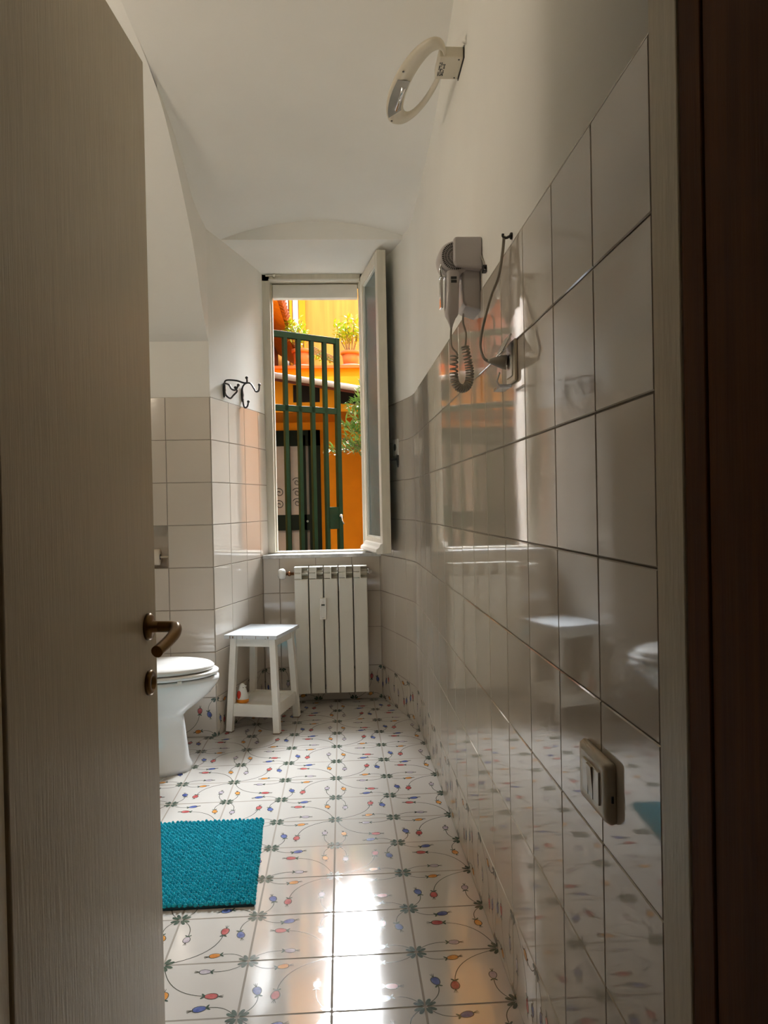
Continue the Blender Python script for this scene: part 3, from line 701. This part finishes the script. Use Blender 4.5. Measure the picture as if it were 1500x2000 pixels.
for i in range(n_):
    t = 2*PI*i/n_; o = ringpt(t, 0); q = ringpt(t, 1); m_ = ((o[0]*0.75+q[0]*0.25), (o[1]*0.75+q[1]*0.25)); m2 = ((o[0]*0.2+q[0]*0.8), (o[1]*0.2+q[1]*0.8))
    RO.append([Vector((o[0], o[1], zt-0.006)), Vector((o[0], o[1], zb+0.008)), Vector((m_[0], m_[1], zb)), Vector((m2[0], m2[1], zb+0.002)), Vector((q[0], q[1], zb+0.010)), Vector((q[0], q[1], zt-0.004)), Vector((m_[0], m_[1], zt))])
k0 = len(ra.v)
for rr in RO: ra.v += [tuple(p) for p in rr]
for i in range(n_):
    a = k0+7*i; b = k0+7*((i+1) % n_)
    for j in range(7): ra.face((a+j, a+(j+1) % 7, b+(j+1) % 7, b+j), 0, True)
ra.build('ring', 'cream_plastic', lamp)
re_ = MB(); pts_o = []; pts_i = []
for i in range(13):
    t = PI*0.70 + (PI*1.06-PI*0.70)*i/12
    pts_o.append(rp(t, 0.060, 0.216)); pts_i.append(rp(t, 0.034, 0.160, 0.012, -0.008))
for i in range(12):
    re_.quad((*pts_o[i], 2.2788), (*pts_o[i+1], 2.2788), (*pts_i[i+1], 2.2788), (*pts_i[i], 2.2788), 0); 
re_.build('reflector', 'lamp_glass', lamp)
tu = MB(); pa = rp(PI*0.76, 0.040, 0.175, 0.006, 0); pb = rp(PI*1.01, 0.036, 0.175, 0.004, 0)
tu.tube([(pa[0], pa[1], 2.279), (pb[0], pb[1], 2.279)], 0.0065, 12); tu.build('lamp_tube', 'chrome', lamp)
for t in (PI*0.62, PI*1.13):
    sc2 = MB(); q = rp(t, 0.058, 0.205); sc2.lathe([(0.003, 0), (0.003, 0.002)], (q[0], q[1], 2.2778), seg=8); sc2.build('screw', 'iron', lamp)

# ------------------------------------------------------------------ hair dryer in wall holder
hdry = thing('hair_dryer', 'grey wall-mounted hair dryer resting in its holder above the tiles', 'hair dryer', (0.352, 1.94, 1.64))
ho = MB()
xs_ = [0.3555, 0.3555, 0.300, 0.291, 0.291, 0.300]
def rr(y, prof, z0): return [Vector((x, y, z)) for x, z in prof]
pf_ = [(0.3552, 1.728), (0.298, 1.728), (0.291, 1.722), (0.289, 1.668), (0.298, 1.655), (0.310, 1.648), (0.312, 1.575), (0.318, 1.566), (0.3552, 1.553)]
ho.loft([rr(1.885, [(min(x+0.003, 0.3552) if x < 0.35 else x, z-0.002 if z > 1.6 else z+0.002) for x, z in pf_], 0), rr(1.890, pf_, 0), rr(1.985, pf_, 0)], smooth=False)
up_ = [(0.3552, 1.728), (0.291, 1.728), (0.286, 1.722), (0.286, 1.668), (0.292, 1.656), (0.3552, 1.650)]
ho.loft([rr(1.858, [(min(x+0.003, 0.3552) if x < 0.35 else x, z-0.002 if z > 1.7 else z+0.002) for x, z in up_], 0), rr(1.863, up_, 0), rr(1.893, up_, 0)], smooth=False)
ho.build('holder', 'grey_plastic', hdry, bevel=0.0025)
hb2 = MB()
hb2.lathe([(0.0335, 0), (0.038, 0.004), (0.041, 0.014), (0.042, 0.055), (0.036, 0.085), (0.028, 0.100)], (0.2925, 1.872, 1.684), axis=(0, 1, 0), seg=32)
hbo = hb2.build('dryer_head', 'grey_plastic', hdry)
gr = MB()
for rad_ in (0.010, 0.0175, 0.0245, 0.031):
    for k in range(44):
        if rad_ < 0.012 and k % 2: continue
        an = 2*PI*k/44; an2 = an + 2*PI/44*0.55; r1 = rad_-0.0026; r2_ = rad_+0.0026
        P4 = [(0.2925+math.cos(a)*q, 1.8713, 1.684+math.sin(a)*q) for a, q in ((an, r1), (an2, r1), (an2, r2_), (an, r2_))]
        gr.quad(*P4)
gr.build('intake_grille', 'black_plastic', hdry)
ha = MB(); HH = []
for z, x0_, x1_, y0_, y1_ in ((1.662, 0.272, 0.306, 1.876, 1.925), (1.645, 0.270, 0.304, 1.872, 1.922), (1.56, 0.266, 0.300, 1.872, 1.918), (1.545, 0.267, 0.299, 1.875, 1.915), (1.535, 0.272, 0.292, 1.882, 1.908), (1.520, 0.277, 0.286, 1.889, 1.900), (1.512, 0.279, 0.284, 1.892, 1.898)):
    c = ((x0_+x1_)/2, (y0_+y1_)/2); a, b = (x1_-x0_)/2, (y1_-y0_)/2
    HH.append([Vector((c[0]+a*math.copysign(abs(math.cos(t))**0.6, math.cos(t)), c[1]+b*math.copysign(abs(math.sin(t))**0.6, math.sin(t)), z)) for t in [2*PI*i/20 for i in range(20)]])
ha.loft(HH); hn = ha.build('handle', 'grey_plastic', hdry)
sw = MB(); sw.box(0.280, 0.294, 1.8705, 1.8725, 1.628, 1.634); sw.box(0.280, 0.294, 1.8705, 1.8725, 1.619, 1.6255); sw.build('switch', 'dark_plastic', hn)
no = MB(); no.box(0.2555, 0.262, 1.885, 1.91, 1.562, 1.632); no.box(0.2555, 0.270, 1.885, 1.91, 1.636, 1.642); no.tube(spline([(0.262, 1.89, 1.632), (0.257, 1.885, 1.655), (0.263, 1.884, 1.678)], 5), 0.004, 8)
no.build('hanging_clip', 'chrome', hdry, bevel=0.001)
cc = MB()
cc.tube(spline([(0.2815, 1.895, 1.513), (0.280, 1.895, 1.485), (0.282, 1.893, 1.465), (0.292, 1.89, 1.452), (0.294, 1.89, 1.444)], 6), 0.0026, 8)
core = spline([(0.287, 1.89, 1.446), (0.285, 1.89, 1.40), (0.290, 1.89, 1.372), (0.306, 1.89, 1.362), (0.320, 1.89, 1.372), (0.325, 1.89, 1.40), (0.321, 1.89, 1.43), (0.314, 1.89, 1.465)], 30)
coil = []; turns = 32; N_ = len(core)
for i in range(N_*6):
    f = i/6; i0 = min(int(f), N_-2); p = core[i0].lerp(core[i0+1], f-i0) if f < N_-1 else core[-1]; t = (core[i0+1]-core[i0]).normalized()
    sd_ = t.cross(Vector((0, 1, 0))).normalized(); an = 2*PI*turns*i/(N_*6)
    coil.append(p + sd_*math.cos(an)*0.0088 + Vector((0, 1, 0))*math.sin(an)*0.0088)
cc.tube(coil, 0.0024, 6)
cc.tube(spline([(0.316, 1.897, 1.466), (0.319, 1.90, 1.50), (0.314, 1.91, 1.53), (0.318, 1.93, 1.556)], 6), 0.0026, 8)
cc.build('coiled_cord', 'cable', hdry)
pc = MB(); pc.tube(spline([(0.346, 1.93, 1.727), (0.353, 1.90, 1.722), (0.3545, 1.86, 1.68), (0.3545, 1.815, 1.636)], 6), 0.0026, 8)
pc.build('power_cord', 'cable', hdry)
cl = MB(); cl.box(0.347, 0.3562, 1.805, 1.822, 1.626, 1.630); cl.box(0.347, 0.3562, 1.805, 1.822, 1.638, 1.642); cl.box(0.347, 0.350, 1.805, 1.822, 1.626, 1.642)
tag(cl.build('cable_clip', 'dark_plastic', bevel=0.0008), 'small dark cable clip on the white wall right of the hair dryer', 'cable clip')

# ------------------------------------------------------------------ hook with hanging cable and shaver socket
hk = MB(); hk.lathe([(0.007, 0), (0.007, 0.003), (0.004, 0.005)], (0.3563, 1.540, 1.617), axis=(-1, 0, 0), seg=14)
hk.tube(spline([(0.353, 1.540, 1.617), (0.344, 1.540, 1.613), (0.338, 1.540, 1.616), (0.338, 1.540, 1.621)], 5), 0.0028, 8)
tag(hk.build('cable_hook', 'dark_plastic'), 'small dark hook screwed just above the tile edge, holding a looped cable', 'hook')
cab = MB()
cab.tube(spline([(0.340, 1.540, 1.6175), (0.338, 1.548, 1.585), (0.331, 1.56, 1.54), (0.316, 1.57, 1.50), (0.299, 1.57, 1.44), (0.292, 1.565, 1.40), (0.297, 1.555, 1.374), (0.306, 1.55, 1.366)], 8), 0.0032, 8)
cabo = tag(cab.build('power_cable', 'cable'), 'thin grey cable hanging in a long loop from the hook to the socket', 'cable')
pg = MB(); pg.lathe([(0.0035, 0), (0.006, 0.006), (0.009, 0.014), (0.013, 0.026), (0.015, 0.034), (0.015, 0.038)], (0.304, 1.549, 1.3665), axis=(1, -0.18, -0.12), seg=16); pg.build('plug', 'cable', cabo)
soc = thing('shaver_socket', 'pale wall socket with raised clear cover and plug in it, on the tiles', 'socket', (0.352, 1.525, 1.36))
s1 = MB(); s1.box(0.347, 0.3536, 1.498, 1.575, 1.318, 1.402); s1.build('plate', 'ivory_plastic', soc, bevel=0.003)
s2 = MB(); s2.bar((0.326, 1.536, 1.378), (0.344, 1.536, 1.412), 0.066, 0.004, up=(1, 0, 0.3)); s2.build('cover', 'chrome', soc, bevel=0.001)
s4 = MB(); s4.box(0.318, 0.342, 1.505, 1.570, 1.306, 1.312); s4.tube([(0.318, 1.507, 1.309), (0.313, 1.507, 1.318), (0.319, 1.507, 1.336)], 0.0022, 8); s4.build('lower_flap', 'clear', soc, bevel=0.001)
s3 = MB(); s3.box(0.344, 0.3475, 1.512, 1.560, 1.330, 1.395); s3.build('insert', 'white_plastic', soc, bevel=0.001)
# ------------------------------------------------------------------ light switch
ls_ = thing('light_switch', 'ivory light switch plate low on the near right tiles', 'switch', (0.352, 1.047, 0.688))
p1 = MB(); 
zc = 0.689
def rrect(w2, h2, r, n=5):
    out = []
    for cx2, cy3, a0 in ((w2-r, h2-r, 0), (-(w2-r), h2-r, PI/2), (-(w2-r), -(h2-r), PI), (w2-r, -(h2-r), 3*PI/2)):
        for i in range(n+1): a = a0+PI/2*i/n; out.append((cx2+r*math.cos(a), cy3+r*math.sin(a)))
    return out
def sring(x, w2, h2, r): return [Vector((x, 1.048+a, zc+b)) for a, b in rrect(w2, h2, r)]
p1.loft([sring(0.3536, 0.0600, 0.0400, 0.006), sring(0.350, 0.0595, 0.0415, 0.007), sring(0.3475, 0.0595, 0.0415, 0.007), sring(0.3415, 0.0560, 0.0385, 0.006), sring(0.3400, 0.045, 0.030, 0.004)])
p1.build('plate', 'ivory_plastic', ls_)
p2 = MB(); p2.box(0.3375, 0.340, 1.012, 1.080, zc-0.0225, zc+0.0225); ins = p2.build('insert', 'white_plastic', ls_, bevel=0.0008)
p3 = MB(); p3.prism([(0.3380, zc-0.0222), (0.3345, zc+0.0222), (0.3380, zc+0.0222)], 1.036, 1.056, T=Matrix(((1, 0, 0, 0), (0, 0, 1, 0), (0, 1, 0, 0), (0, 0, 0, 1)))); p3.build('rocker', 'ivory_plastic', ls_)
p4 = MB(); p4.box(0.345, 0.348, 0.9815, 0.9835, zc-0.008, zc+0.001); p4.build('notch', 'black_plastic', ls_)
p5 = MB()
for yy in (1.0355, 1.0565): p5.box(0.3370, 0.3378, yy-0.0003, yy+0.0003, zc-0.0225, zc+0.0225)
p5.build('seam', 'dark_plastic', ls_)
# small far socket on the curved wall
fp = rpt(3.36); fn = rnorm(3.36); ft_ = Vector((-fn.y, fn.x, 0)) * -1
T2 = Matrix((( ft_.x, 0, fn.x, fp.x), (ft_.y, 0, fn.y, fp.y), (0, 1, 0, 1.372), (0, 0, 0, 1)))
fs = thing('wall_socket', 'small white wall socket behind the open window sash', 'socket', (fp.x+fn.x*0.006, fp.y+fn.y*0.006, 1.372))
q1 = MB(); q1.box(-0.040, 0.040, -0.042, 0.042, 0.002, 0.010, T=T2); q1.build('plate', 'white_plastic', fs, bevel=0.002)
q2 = MB(); q2.lathe([(0.018, 0), (0.018, 0.002)], T2 @ Vector((0, 0, 0.010)), axis=fn, seg=20); q2.build('outlet', 'dark_plastic', fs)

# warm fill globe, added unseen behind the open door to brighten the near half
glt = thing('fill_globe', 'added round frosted fill globe on the left wall, unseen behind the open door', 'lamp', (-1.30, 1.90, 1.98))
m_ = MB(); m_.lathe([(0.045, 0), (0.045, 0.010), (0.02, 0.014), (0.02, 0.05)], (-1.303, 1.90, 1.98), axis=(1, 0, 0), seg=20); m_.build('wall_mount', 'chrome', glt)
gm = bpy.data.materials.new('fill_glow'); gm.use_nodes = True; gb_ = gm.node_tree.nodes['Principled BSDF']
gb_.inputs['Base Color'].default_value = (0.9, 0.85, 0.75, 1); gb_.inputs['Emission Color'].default_value = (1.0, 0.86, 0.70, 1); gb_.inputs['Emission Strength'].default_value = FILL_STRENGTH
M['fill_glow'] = gm
m_ = MB(); m_.sphere((-1.19, 1.90, 1.98), 0.075, seg=24); m_.build('globe', 'fill_glow', glt)

# ================================================================== courtyard
gd = MB(); gd.box(-8, 8, 4.86, 16, -0.1, 0.0); struct(gd.build('courtyard_ground', 'paving'))
# green gate leaf
G0 = Vector((-0.710, 5.335)); G1 = Vector((0.003, 5.800)); gdir = (G1-G0).normalized(); GL = (G1-G0).length
gate = thing('security_gate', 'dark green metal bar gate standing in the courtyard outside the window', 'gate', (-0.35, 5.57, 0))
def gp_(s_, z): p = G0+gdir*s_; return Vector((p.x, p.y, z))
up2 = Vector((-gdir.y, gdir.x, 0))
g1 = MB()
g1.bar(gp_(0, 2.312), gp_(GL, 2.312), 0.030, 0.044); g1.bar(gp_(0, 1.785), gp_(GL, 1.785), 0.030, 0.044); g1.bar(gp_(0, 0.10), gp_(GL, 0.10), 0.03, 0.044)
g1.bar(gp_(GL-0.018, 0.05), gp_(GL-0.018, 2.334), 0.036, 0.036, up=up2); g1.bar(gp_(0.018, 0.0), gp_(0.018, 2.334), 0.036, 0.036, up=up2)
g1.build('frame', 'green_paint', gate, bevel=0.002)
for i, s_ in enumerate((GL-0.128, GL-0.238, GL-0.350, GL-0.462, GL-0.575, GL-0.69)):
    b = MB(); b.bar(gp_(s_, 0.12), gp_(s_, 2.29), 0.030, 0.030, up=up2); b.build('bar', 'green_paint', gate, bevel=0.002)
lkp = MB(); c = gp_(GL-0.085, 0.985); lkp.bar(gp_(GL-0.128, 0.985), gp_(GL-0.02, 0.985), 0.03, 0.165); lko = lkp.build('lock_plate', 'green_paint', gate, bevel=0.002)
ky = MB(); kp = gp_(GL-0.022, 1.0) - up2*0.02
ky.sphere(kp, 0.014, sc=(1, 0.5, 1)); ky.tube([kp, kp+Vector((0.004, -0.03, 0.0))], 0.006, 8); ky.tube([kp+Vector((0.004, -0.03, 0)), kp+Vector((0.010, -0.035, -0.035)), kp+Vector((0.022, -0.035, -0.062))], 0.005, 8)
ky.build('key', 'chrome', lko)

# ground floor of the orange house across
hs_ = thing('orange_house', 'orange rendered ground floor across the courtyard with a green doorway and parapet', 'building', (0, 8.2, 0))
o1 = MB()
BY = 8.0
o1.box(-3.5, 3.5, BY, 10.0, 2.055, 2.42)          # beam and floor slab of the terrace
o1.box(0.55, 3.5, BY, 9.2, 0, 2.06)
o1.build('beam', 'orange_wall', hs_)
o2 = MB(); o2.box(-0.232, 3.5, 9.0, 9.3, 0, 2.06); o2.box(-3.5, -1.85, 9.0, 9.3, 0, 2.06); o2.box(-1.85, -0.232, 9.0, 9.3, 1.96, 2.06); o2.build('porch_wall', 'porch_wall', hs_)
vt = []
for (a, b, z0, z1) in ((-0.475, -0.20, 2.155, 2.335), (0.005, 0.22, 2.135, 2.285)):
    v = MB(); v.box(a, b, BY-0.004, BY+0.03, z0, z1); v.build('opening_shade', 'void', hs_)  # near-black slab on the wall paints the shade of an opening
cn = MB()
cn.bar((-0.75, BY-0.13, 2.42), (1.8, BY-0.13, 1.985), 0.26, 0.026); cn.build('canopy', 'canopy', hs_)
gt = MB(); gt.tube([(-0.75, BY-0.27, 2.412), (1.8, BY-0.27, 1.977)], 0.030, 12); gt.build('bright_edge', 'white_stone', hs_)  # white tube added as the canopy's bright edge, round to catch the sky
cu = MB(); cu.bar((-0.75, BY-0.245, 2.375), (1.8, BY-0.245, 1.940), 0.020, 0.030); cu.build('canopy_fascia', 'rust_and_shade', hs_)
o3 = MB(); o3.box(-3.5, 3.5, 9.85, 10.05, 2.40, 2.83); o3.build('parapet', 'orange_wall', hs_)
o4 = MB(); o4.box(-3.5, 3.5, 9.80, 10.12, 2.83, 2.865); o4.build('parapet_coping', 'terracotta', hs_)
# doorway
dw = MB()
dw.box(-1.85, -1.76, 8.95, 9.05, 0, 2.06); dw.box(-1.02, -0.96, 8.95, 9.05, 0, 1.9); dw.box(-0.37, -0.232, 8.95, 9.05, 0, 1.96); dw.box(-1.85, -0.232, 8.95, 9.05, 1.78, 1.96); dw.box(-1.85, -0.37, 8.95, 9.05, 0.80, 0.98)
for x_ in (-0.60, -0.42): dw.box(x_-0.018, x_+0.018, 8.95, 9.05, 0, 1.9)
dwo = dw.build('doorway', 'green_dark', hs_)
for (z0, z1) in ((0.98, 1.78), (0.02, 0.80)):
    p = MB(); p.box(-1.76, -1.02, 8.99, 9.01, z0, z1); p.build('door_pane', 'olive_glass', dwo)
for (a, b) in ((-0.96, -0.618), (-0.582, -0.438), (-0.402, -0.37)):
    for (z0, z1) in ((0.98, 1.78), (0.02, 0.80)):
        p = MB(); p.box(a, b, 8.99, 9.01, z0, z1); p.build('door_pane', 'door_glass', dwo)
for cx3, z3 in ((-0.51, 1.24), (-0.51, 1.12), (-0.51, 1.36), (-0.72, 1.24), (-0.72, 1.10)):
    pts = []; sg = MB()
    for i in range(26):
        a = i*0.36; r_ = 0.008+0.0019*i; pts.append((cx3+math.cos(a)*r_, 8.982, z3+math.sin(a)*r_))
    sg.tube(pts, 0.004, 5); sg.build('door_scrollwork', 'iron', dwo)
lk = MB(); lk.lathe([(0.013, 0), (0.013, 0.01)], (-0.395, 8.95, 0.90), axis=(0, -1, 0), seg=12); lk.build('door_knob', 'chrome', dwo)

# upper facade behind the terrace
uf = thing('yellow_facade', 'tall sunlit yellow-orange facade behind the terrace pots', 'building', (1.0, 13.0, 0))
u1 = MB(); u1.box(-4.0, -0.30, 13.0, 13.4, 5.6, 10.5); u1.box(-0.62, 3.5, 13.0, 13.4, 0, 5.45); u1.box(-4.0, -0.95, 13.0, 13.4, 0, 5.45); u1.box(-1.0, -0.6, 13.15, 13.4, 0, 5.45); u1.build('wall', 'yellow_wall', uf)  # high left block is unseen, added to block the sky on that side
u2_ = MB(); u2_.box(-0.645, -0.535, 12.90, 13.02, 0, 5.45); u2_.box(-0.80, -0.755, 12.92, 13.10, 0, 5.45); u2_.build('pilaster', 'orange_wall', uf)
u3 = MB(); u3.box(-0.92, -0.82, 12.95, 13.12, 2.6, 5.4); u3.box(-0.745, -0.655, 12.95, 13.12, 2.6, 5.4); u3.build('window_surround', 'white_stone', uf)
u4 = MB(); u4.box(-4.0, 3.5, 12.7, 13.4, 5.45, 5.6); u4.build('cornice', 'white_stone', uf)
# side buildings closing the courtyard
sbl = MB(); sbl.box(-7, -3.55, 4.9, 12.5, 0, 5.4); tag(sbl.build('orange_side_house', 'orange_wall'), 'orange side wall closing the courtyard at the far left', 'building')
sbr = MB(); sbr.box(3.55, 7, 4.9, 12.5, 0, 5.4); tag(sbr.build('orange_side_wing', 'orange_wall'), 'orange side wall closing the courtyard at the right', 'building')
# left roof with tiled eave
lrf = thing('tiled_roof', 'brown tiled roof eave with orange soffit running away at the upper left', 'roof', (-0.9, 9.5, 3.3))
a1 = MB(); a1.quad((-0.67, 5.6, 3.36), (-0.67, 12.9, 3.40), (-1.00, 12.9, 3.62), (-1.00, 5.6, 3.58)); a1.quad((-0.67, 5.6, 3.375), (-0.67, 12.9, 3.415), (-1.00, 12.9, 3.64), (-1.00, 5.6, 3.60)); a1.build('soffit', 'yellow_wall', lrf)
a2_ = MB(); a2_.box(-1.25, -1.00, 5.6, 12.9, 2.3, 3.62); a2_.build('wall', 'rust_and_shade', lrf)  # shade under the eave is put into the wall's dark brown
a3 = MB()
for i in range(48):
    y_ = 5.65+0.15*i; z_ = 3.395+0.0055*i*0.15/0.15*0.0+0.0008*i
    for k in range(3):
        x_ = -0.63-0.16*k
        a3.bar((x_, y_, z_+0.035+0.075*k+random.uniform(-.01, .01)), (x_-0.20, y_, z_+0.035+0.075*(k+1)+0.03), 0.135, 0.028, up=(0, 0, 1))
    a3.tube([(-0.615, y_+0.07, z_+0.045), (-0.80, y_+0.07, z_+0.14)], 0.045, 8)
a3.build('roof_tiles', 'roof_tile', lrf)

# potted plants on the parapet
def leaf(mb, p, d, l, wd, up=Vector((0, 0, 1)), m=0):
    d = d.normalized(); s_ = d.cross(up)
    if s_.length < 1e-3: s_ = Vector((1, 0, 0))
    s_.normalize(); n = len(mb.v); nn = s_.cross(d)
    for q in (p, p+d*l*0.45+s_*wd/2+nn*l*0.06, p+d*l, p+d*l*0.45-s_*wd/2+nn*l*0.06, p+d*l*0.45): mb.v.append(tuple(q))
    mb.face((n, n+1, n+4), m); mb.face((n+1, n+2, n+4), m); mb.face((n+2, n+3, n+4), m); mb.face((n+3, n, n+4), m)
def potted(x, y, z, r, h, ph, spread, label, nst=14):
    t = thing('potted_plant', label, 'potted plant', (x, y, z), group='potted plants on the parapet')
    b = MB(); b.lathe([(r*0.72, 0.012), (r*0.90, h*0.80), (r*0.90, h*0.80), (r*1.04, h*0.82), (r*1.04, h), (r*0.93, h), (r*0.90, h*0.92)], (x, y, z), seg=26); b.build('pot', 'terracotta', t)
    s_ = MB(); s_.lathe([(r*0.80, 0), (r*1.0, 0.004), (r*1.04, 0.022), (r*0.98, 0.022), (r*0.95, 0.012)], (x, y, z), seg=24); s_.build('saucer', 'canopy', t)
    st_ = MB(); lf = MB()
    for i in range(nst):
        a = random.uniform(0, 2*PI); rr_ = random.uniform(0.2, 1)*spread; hh = ph*random.uniform(0.5, 1.0)
        p0 = Vector((x+math.cos(a)*r*0.3, y+math.sin(a)*r*0.3, z+h*0.9)); p2 = Vector((x+math.cos(a)*rr_, y+math.sin(a)*rr_, z+h+hh)); p1 = (p0+p2)/2+Vector((random.uniform(-.04, .04), 0, 0.03))
        pp = spline([p0, p1, p2], 5); st_.tube(pp, 0.004, 5)
        for k in range(22):
            q = pp[random.randint(4, len(pp)-1)]
            lf.v = lf.v; leaf(lf, q+Vector((random.uniform(-.04, .04), random.uniform(-.04, .04), random.uniform(-.03, .04))), Vector((random.uniform(-1, 1), random.uniform(-1, 1), random.uniform(-.3, 1))), random.uniform(0.05, 0.09), random.uniform(0.025, 0.045))
    st_.build('stem', 'bark', t); fo = lf.build('foliage', 'leaf_lime', t); fo['kind'] = 'stuff'
    return t
potted(0.160, 9.95, 2.865, 0.125, 0.20, 0.40, 0.26, 'terracotta pot with a bushy lime-green plant on the parapet, right of the gate')
potted(-0.475, 9.95, 2.865, 0.120, 0.23, 0.36, 0.26, 'terracotta pot with lime-green plant on the parapet, behind the gate bars', 12)
tr_ = MB(); st_ = MB()
for i in range(110):
    x = random.uniform(-0.33, 0.0); zz = 2.93+random.uniform(0, 0.08)*(1+0.6*math.sin(x*20))
    leaf(tr_, Vector((x, 9.90+random.uniform(-0.05, 0.10), zz)), Vector((random.uniform(-1, 1), random.uniform(-1, 0), random.uniform(-1, 1))), 0.06, 0.035)
for i in range(5): st_.tube(spline([(-0.33, 9.85, 3.12-0.02*i), (-0.2, 9.85, 3.05-0.02*i), (-0.0, 9.88, 2.96-0.015*i)], 5), 0.006, 5)
tpo = tag(tr_.build('trailing_plant', 'leaf_lime'), 'low trailing lime-green plant along the parapet between the two pots', 'plant')
st_.build('stem', 'bark', tpo)

# olive branch reaching in from the right
ol = thing('olive_tree', 'olive tree reaching leafy grey-green branches in from the right', 'tree', (0.75, 6.6, 0))
ob = MB(); ob.tube(spline([(0.75, 6.6, 0), (0.72, 6.6, 0.8), (0.66, 6.58, 1.5), (0.60, 6.6, 2.2)], 6), 0.03, 10); ob.build('trunk', 'bark', ol)
bl = MB(); of = MB()
for tip in ((-0.08, 6.5, 1.54), (0.02, 6.45, 1.64), (0.06, 6.5, 1.78), (0.10, 6.5, 1.94), (0.16, 6.5, 2.02), (0.22, 6.5, 1.90), (0.05, 6.55, 1.58), (0.12, 6.45, 1.70), (0.20, 6.45, 1.56), (0.35, 6.4, 2.1), (0.14, 6.5, 1.95), (0.08, 6.5, 1.86), (0.15, 6.45, 1.80), (0.05, 6.5, 1.72), (0.12, 6.5, 1.62), (0.18, 6.5, 1.87), (0.20, 6.5, 2.08)):
    t = Vector(tip); root = Vector((0.66, 6.58, 1.5+random.uniform(-0.05, 0.25)))
    sag = Vector((0, 0, -0.05 if tip[2] < 1.7 else 0.05)); pp = spline([root, (root+t)/2+sag, t], 14); bl.tube(pp, 0.005, 6)
    for k in range(95):
        i = random.randint(9, len(pp)-1); q = pp[i]; d = (pp[min(i+1, len(pp)-1)]-pp[i-1]).normalized()
        leaf(of, q+Vector((random.uniform(-.035, .035), random.uniform(-.04, .04), random.uniform(-.035, .035))), d*0.3+Vector((random.uniform(-1, .8), random.uniform(-1, 0.4), random.uniform(-.6, 1.2))), random.uniform(0.05, 0.085), random.uniform(0.017, 0.025))
bl.build('branch', 'bark', ol); fo = of.build('foliage', 'leaf_olive', ol); fo['kind'] = 'stuff'
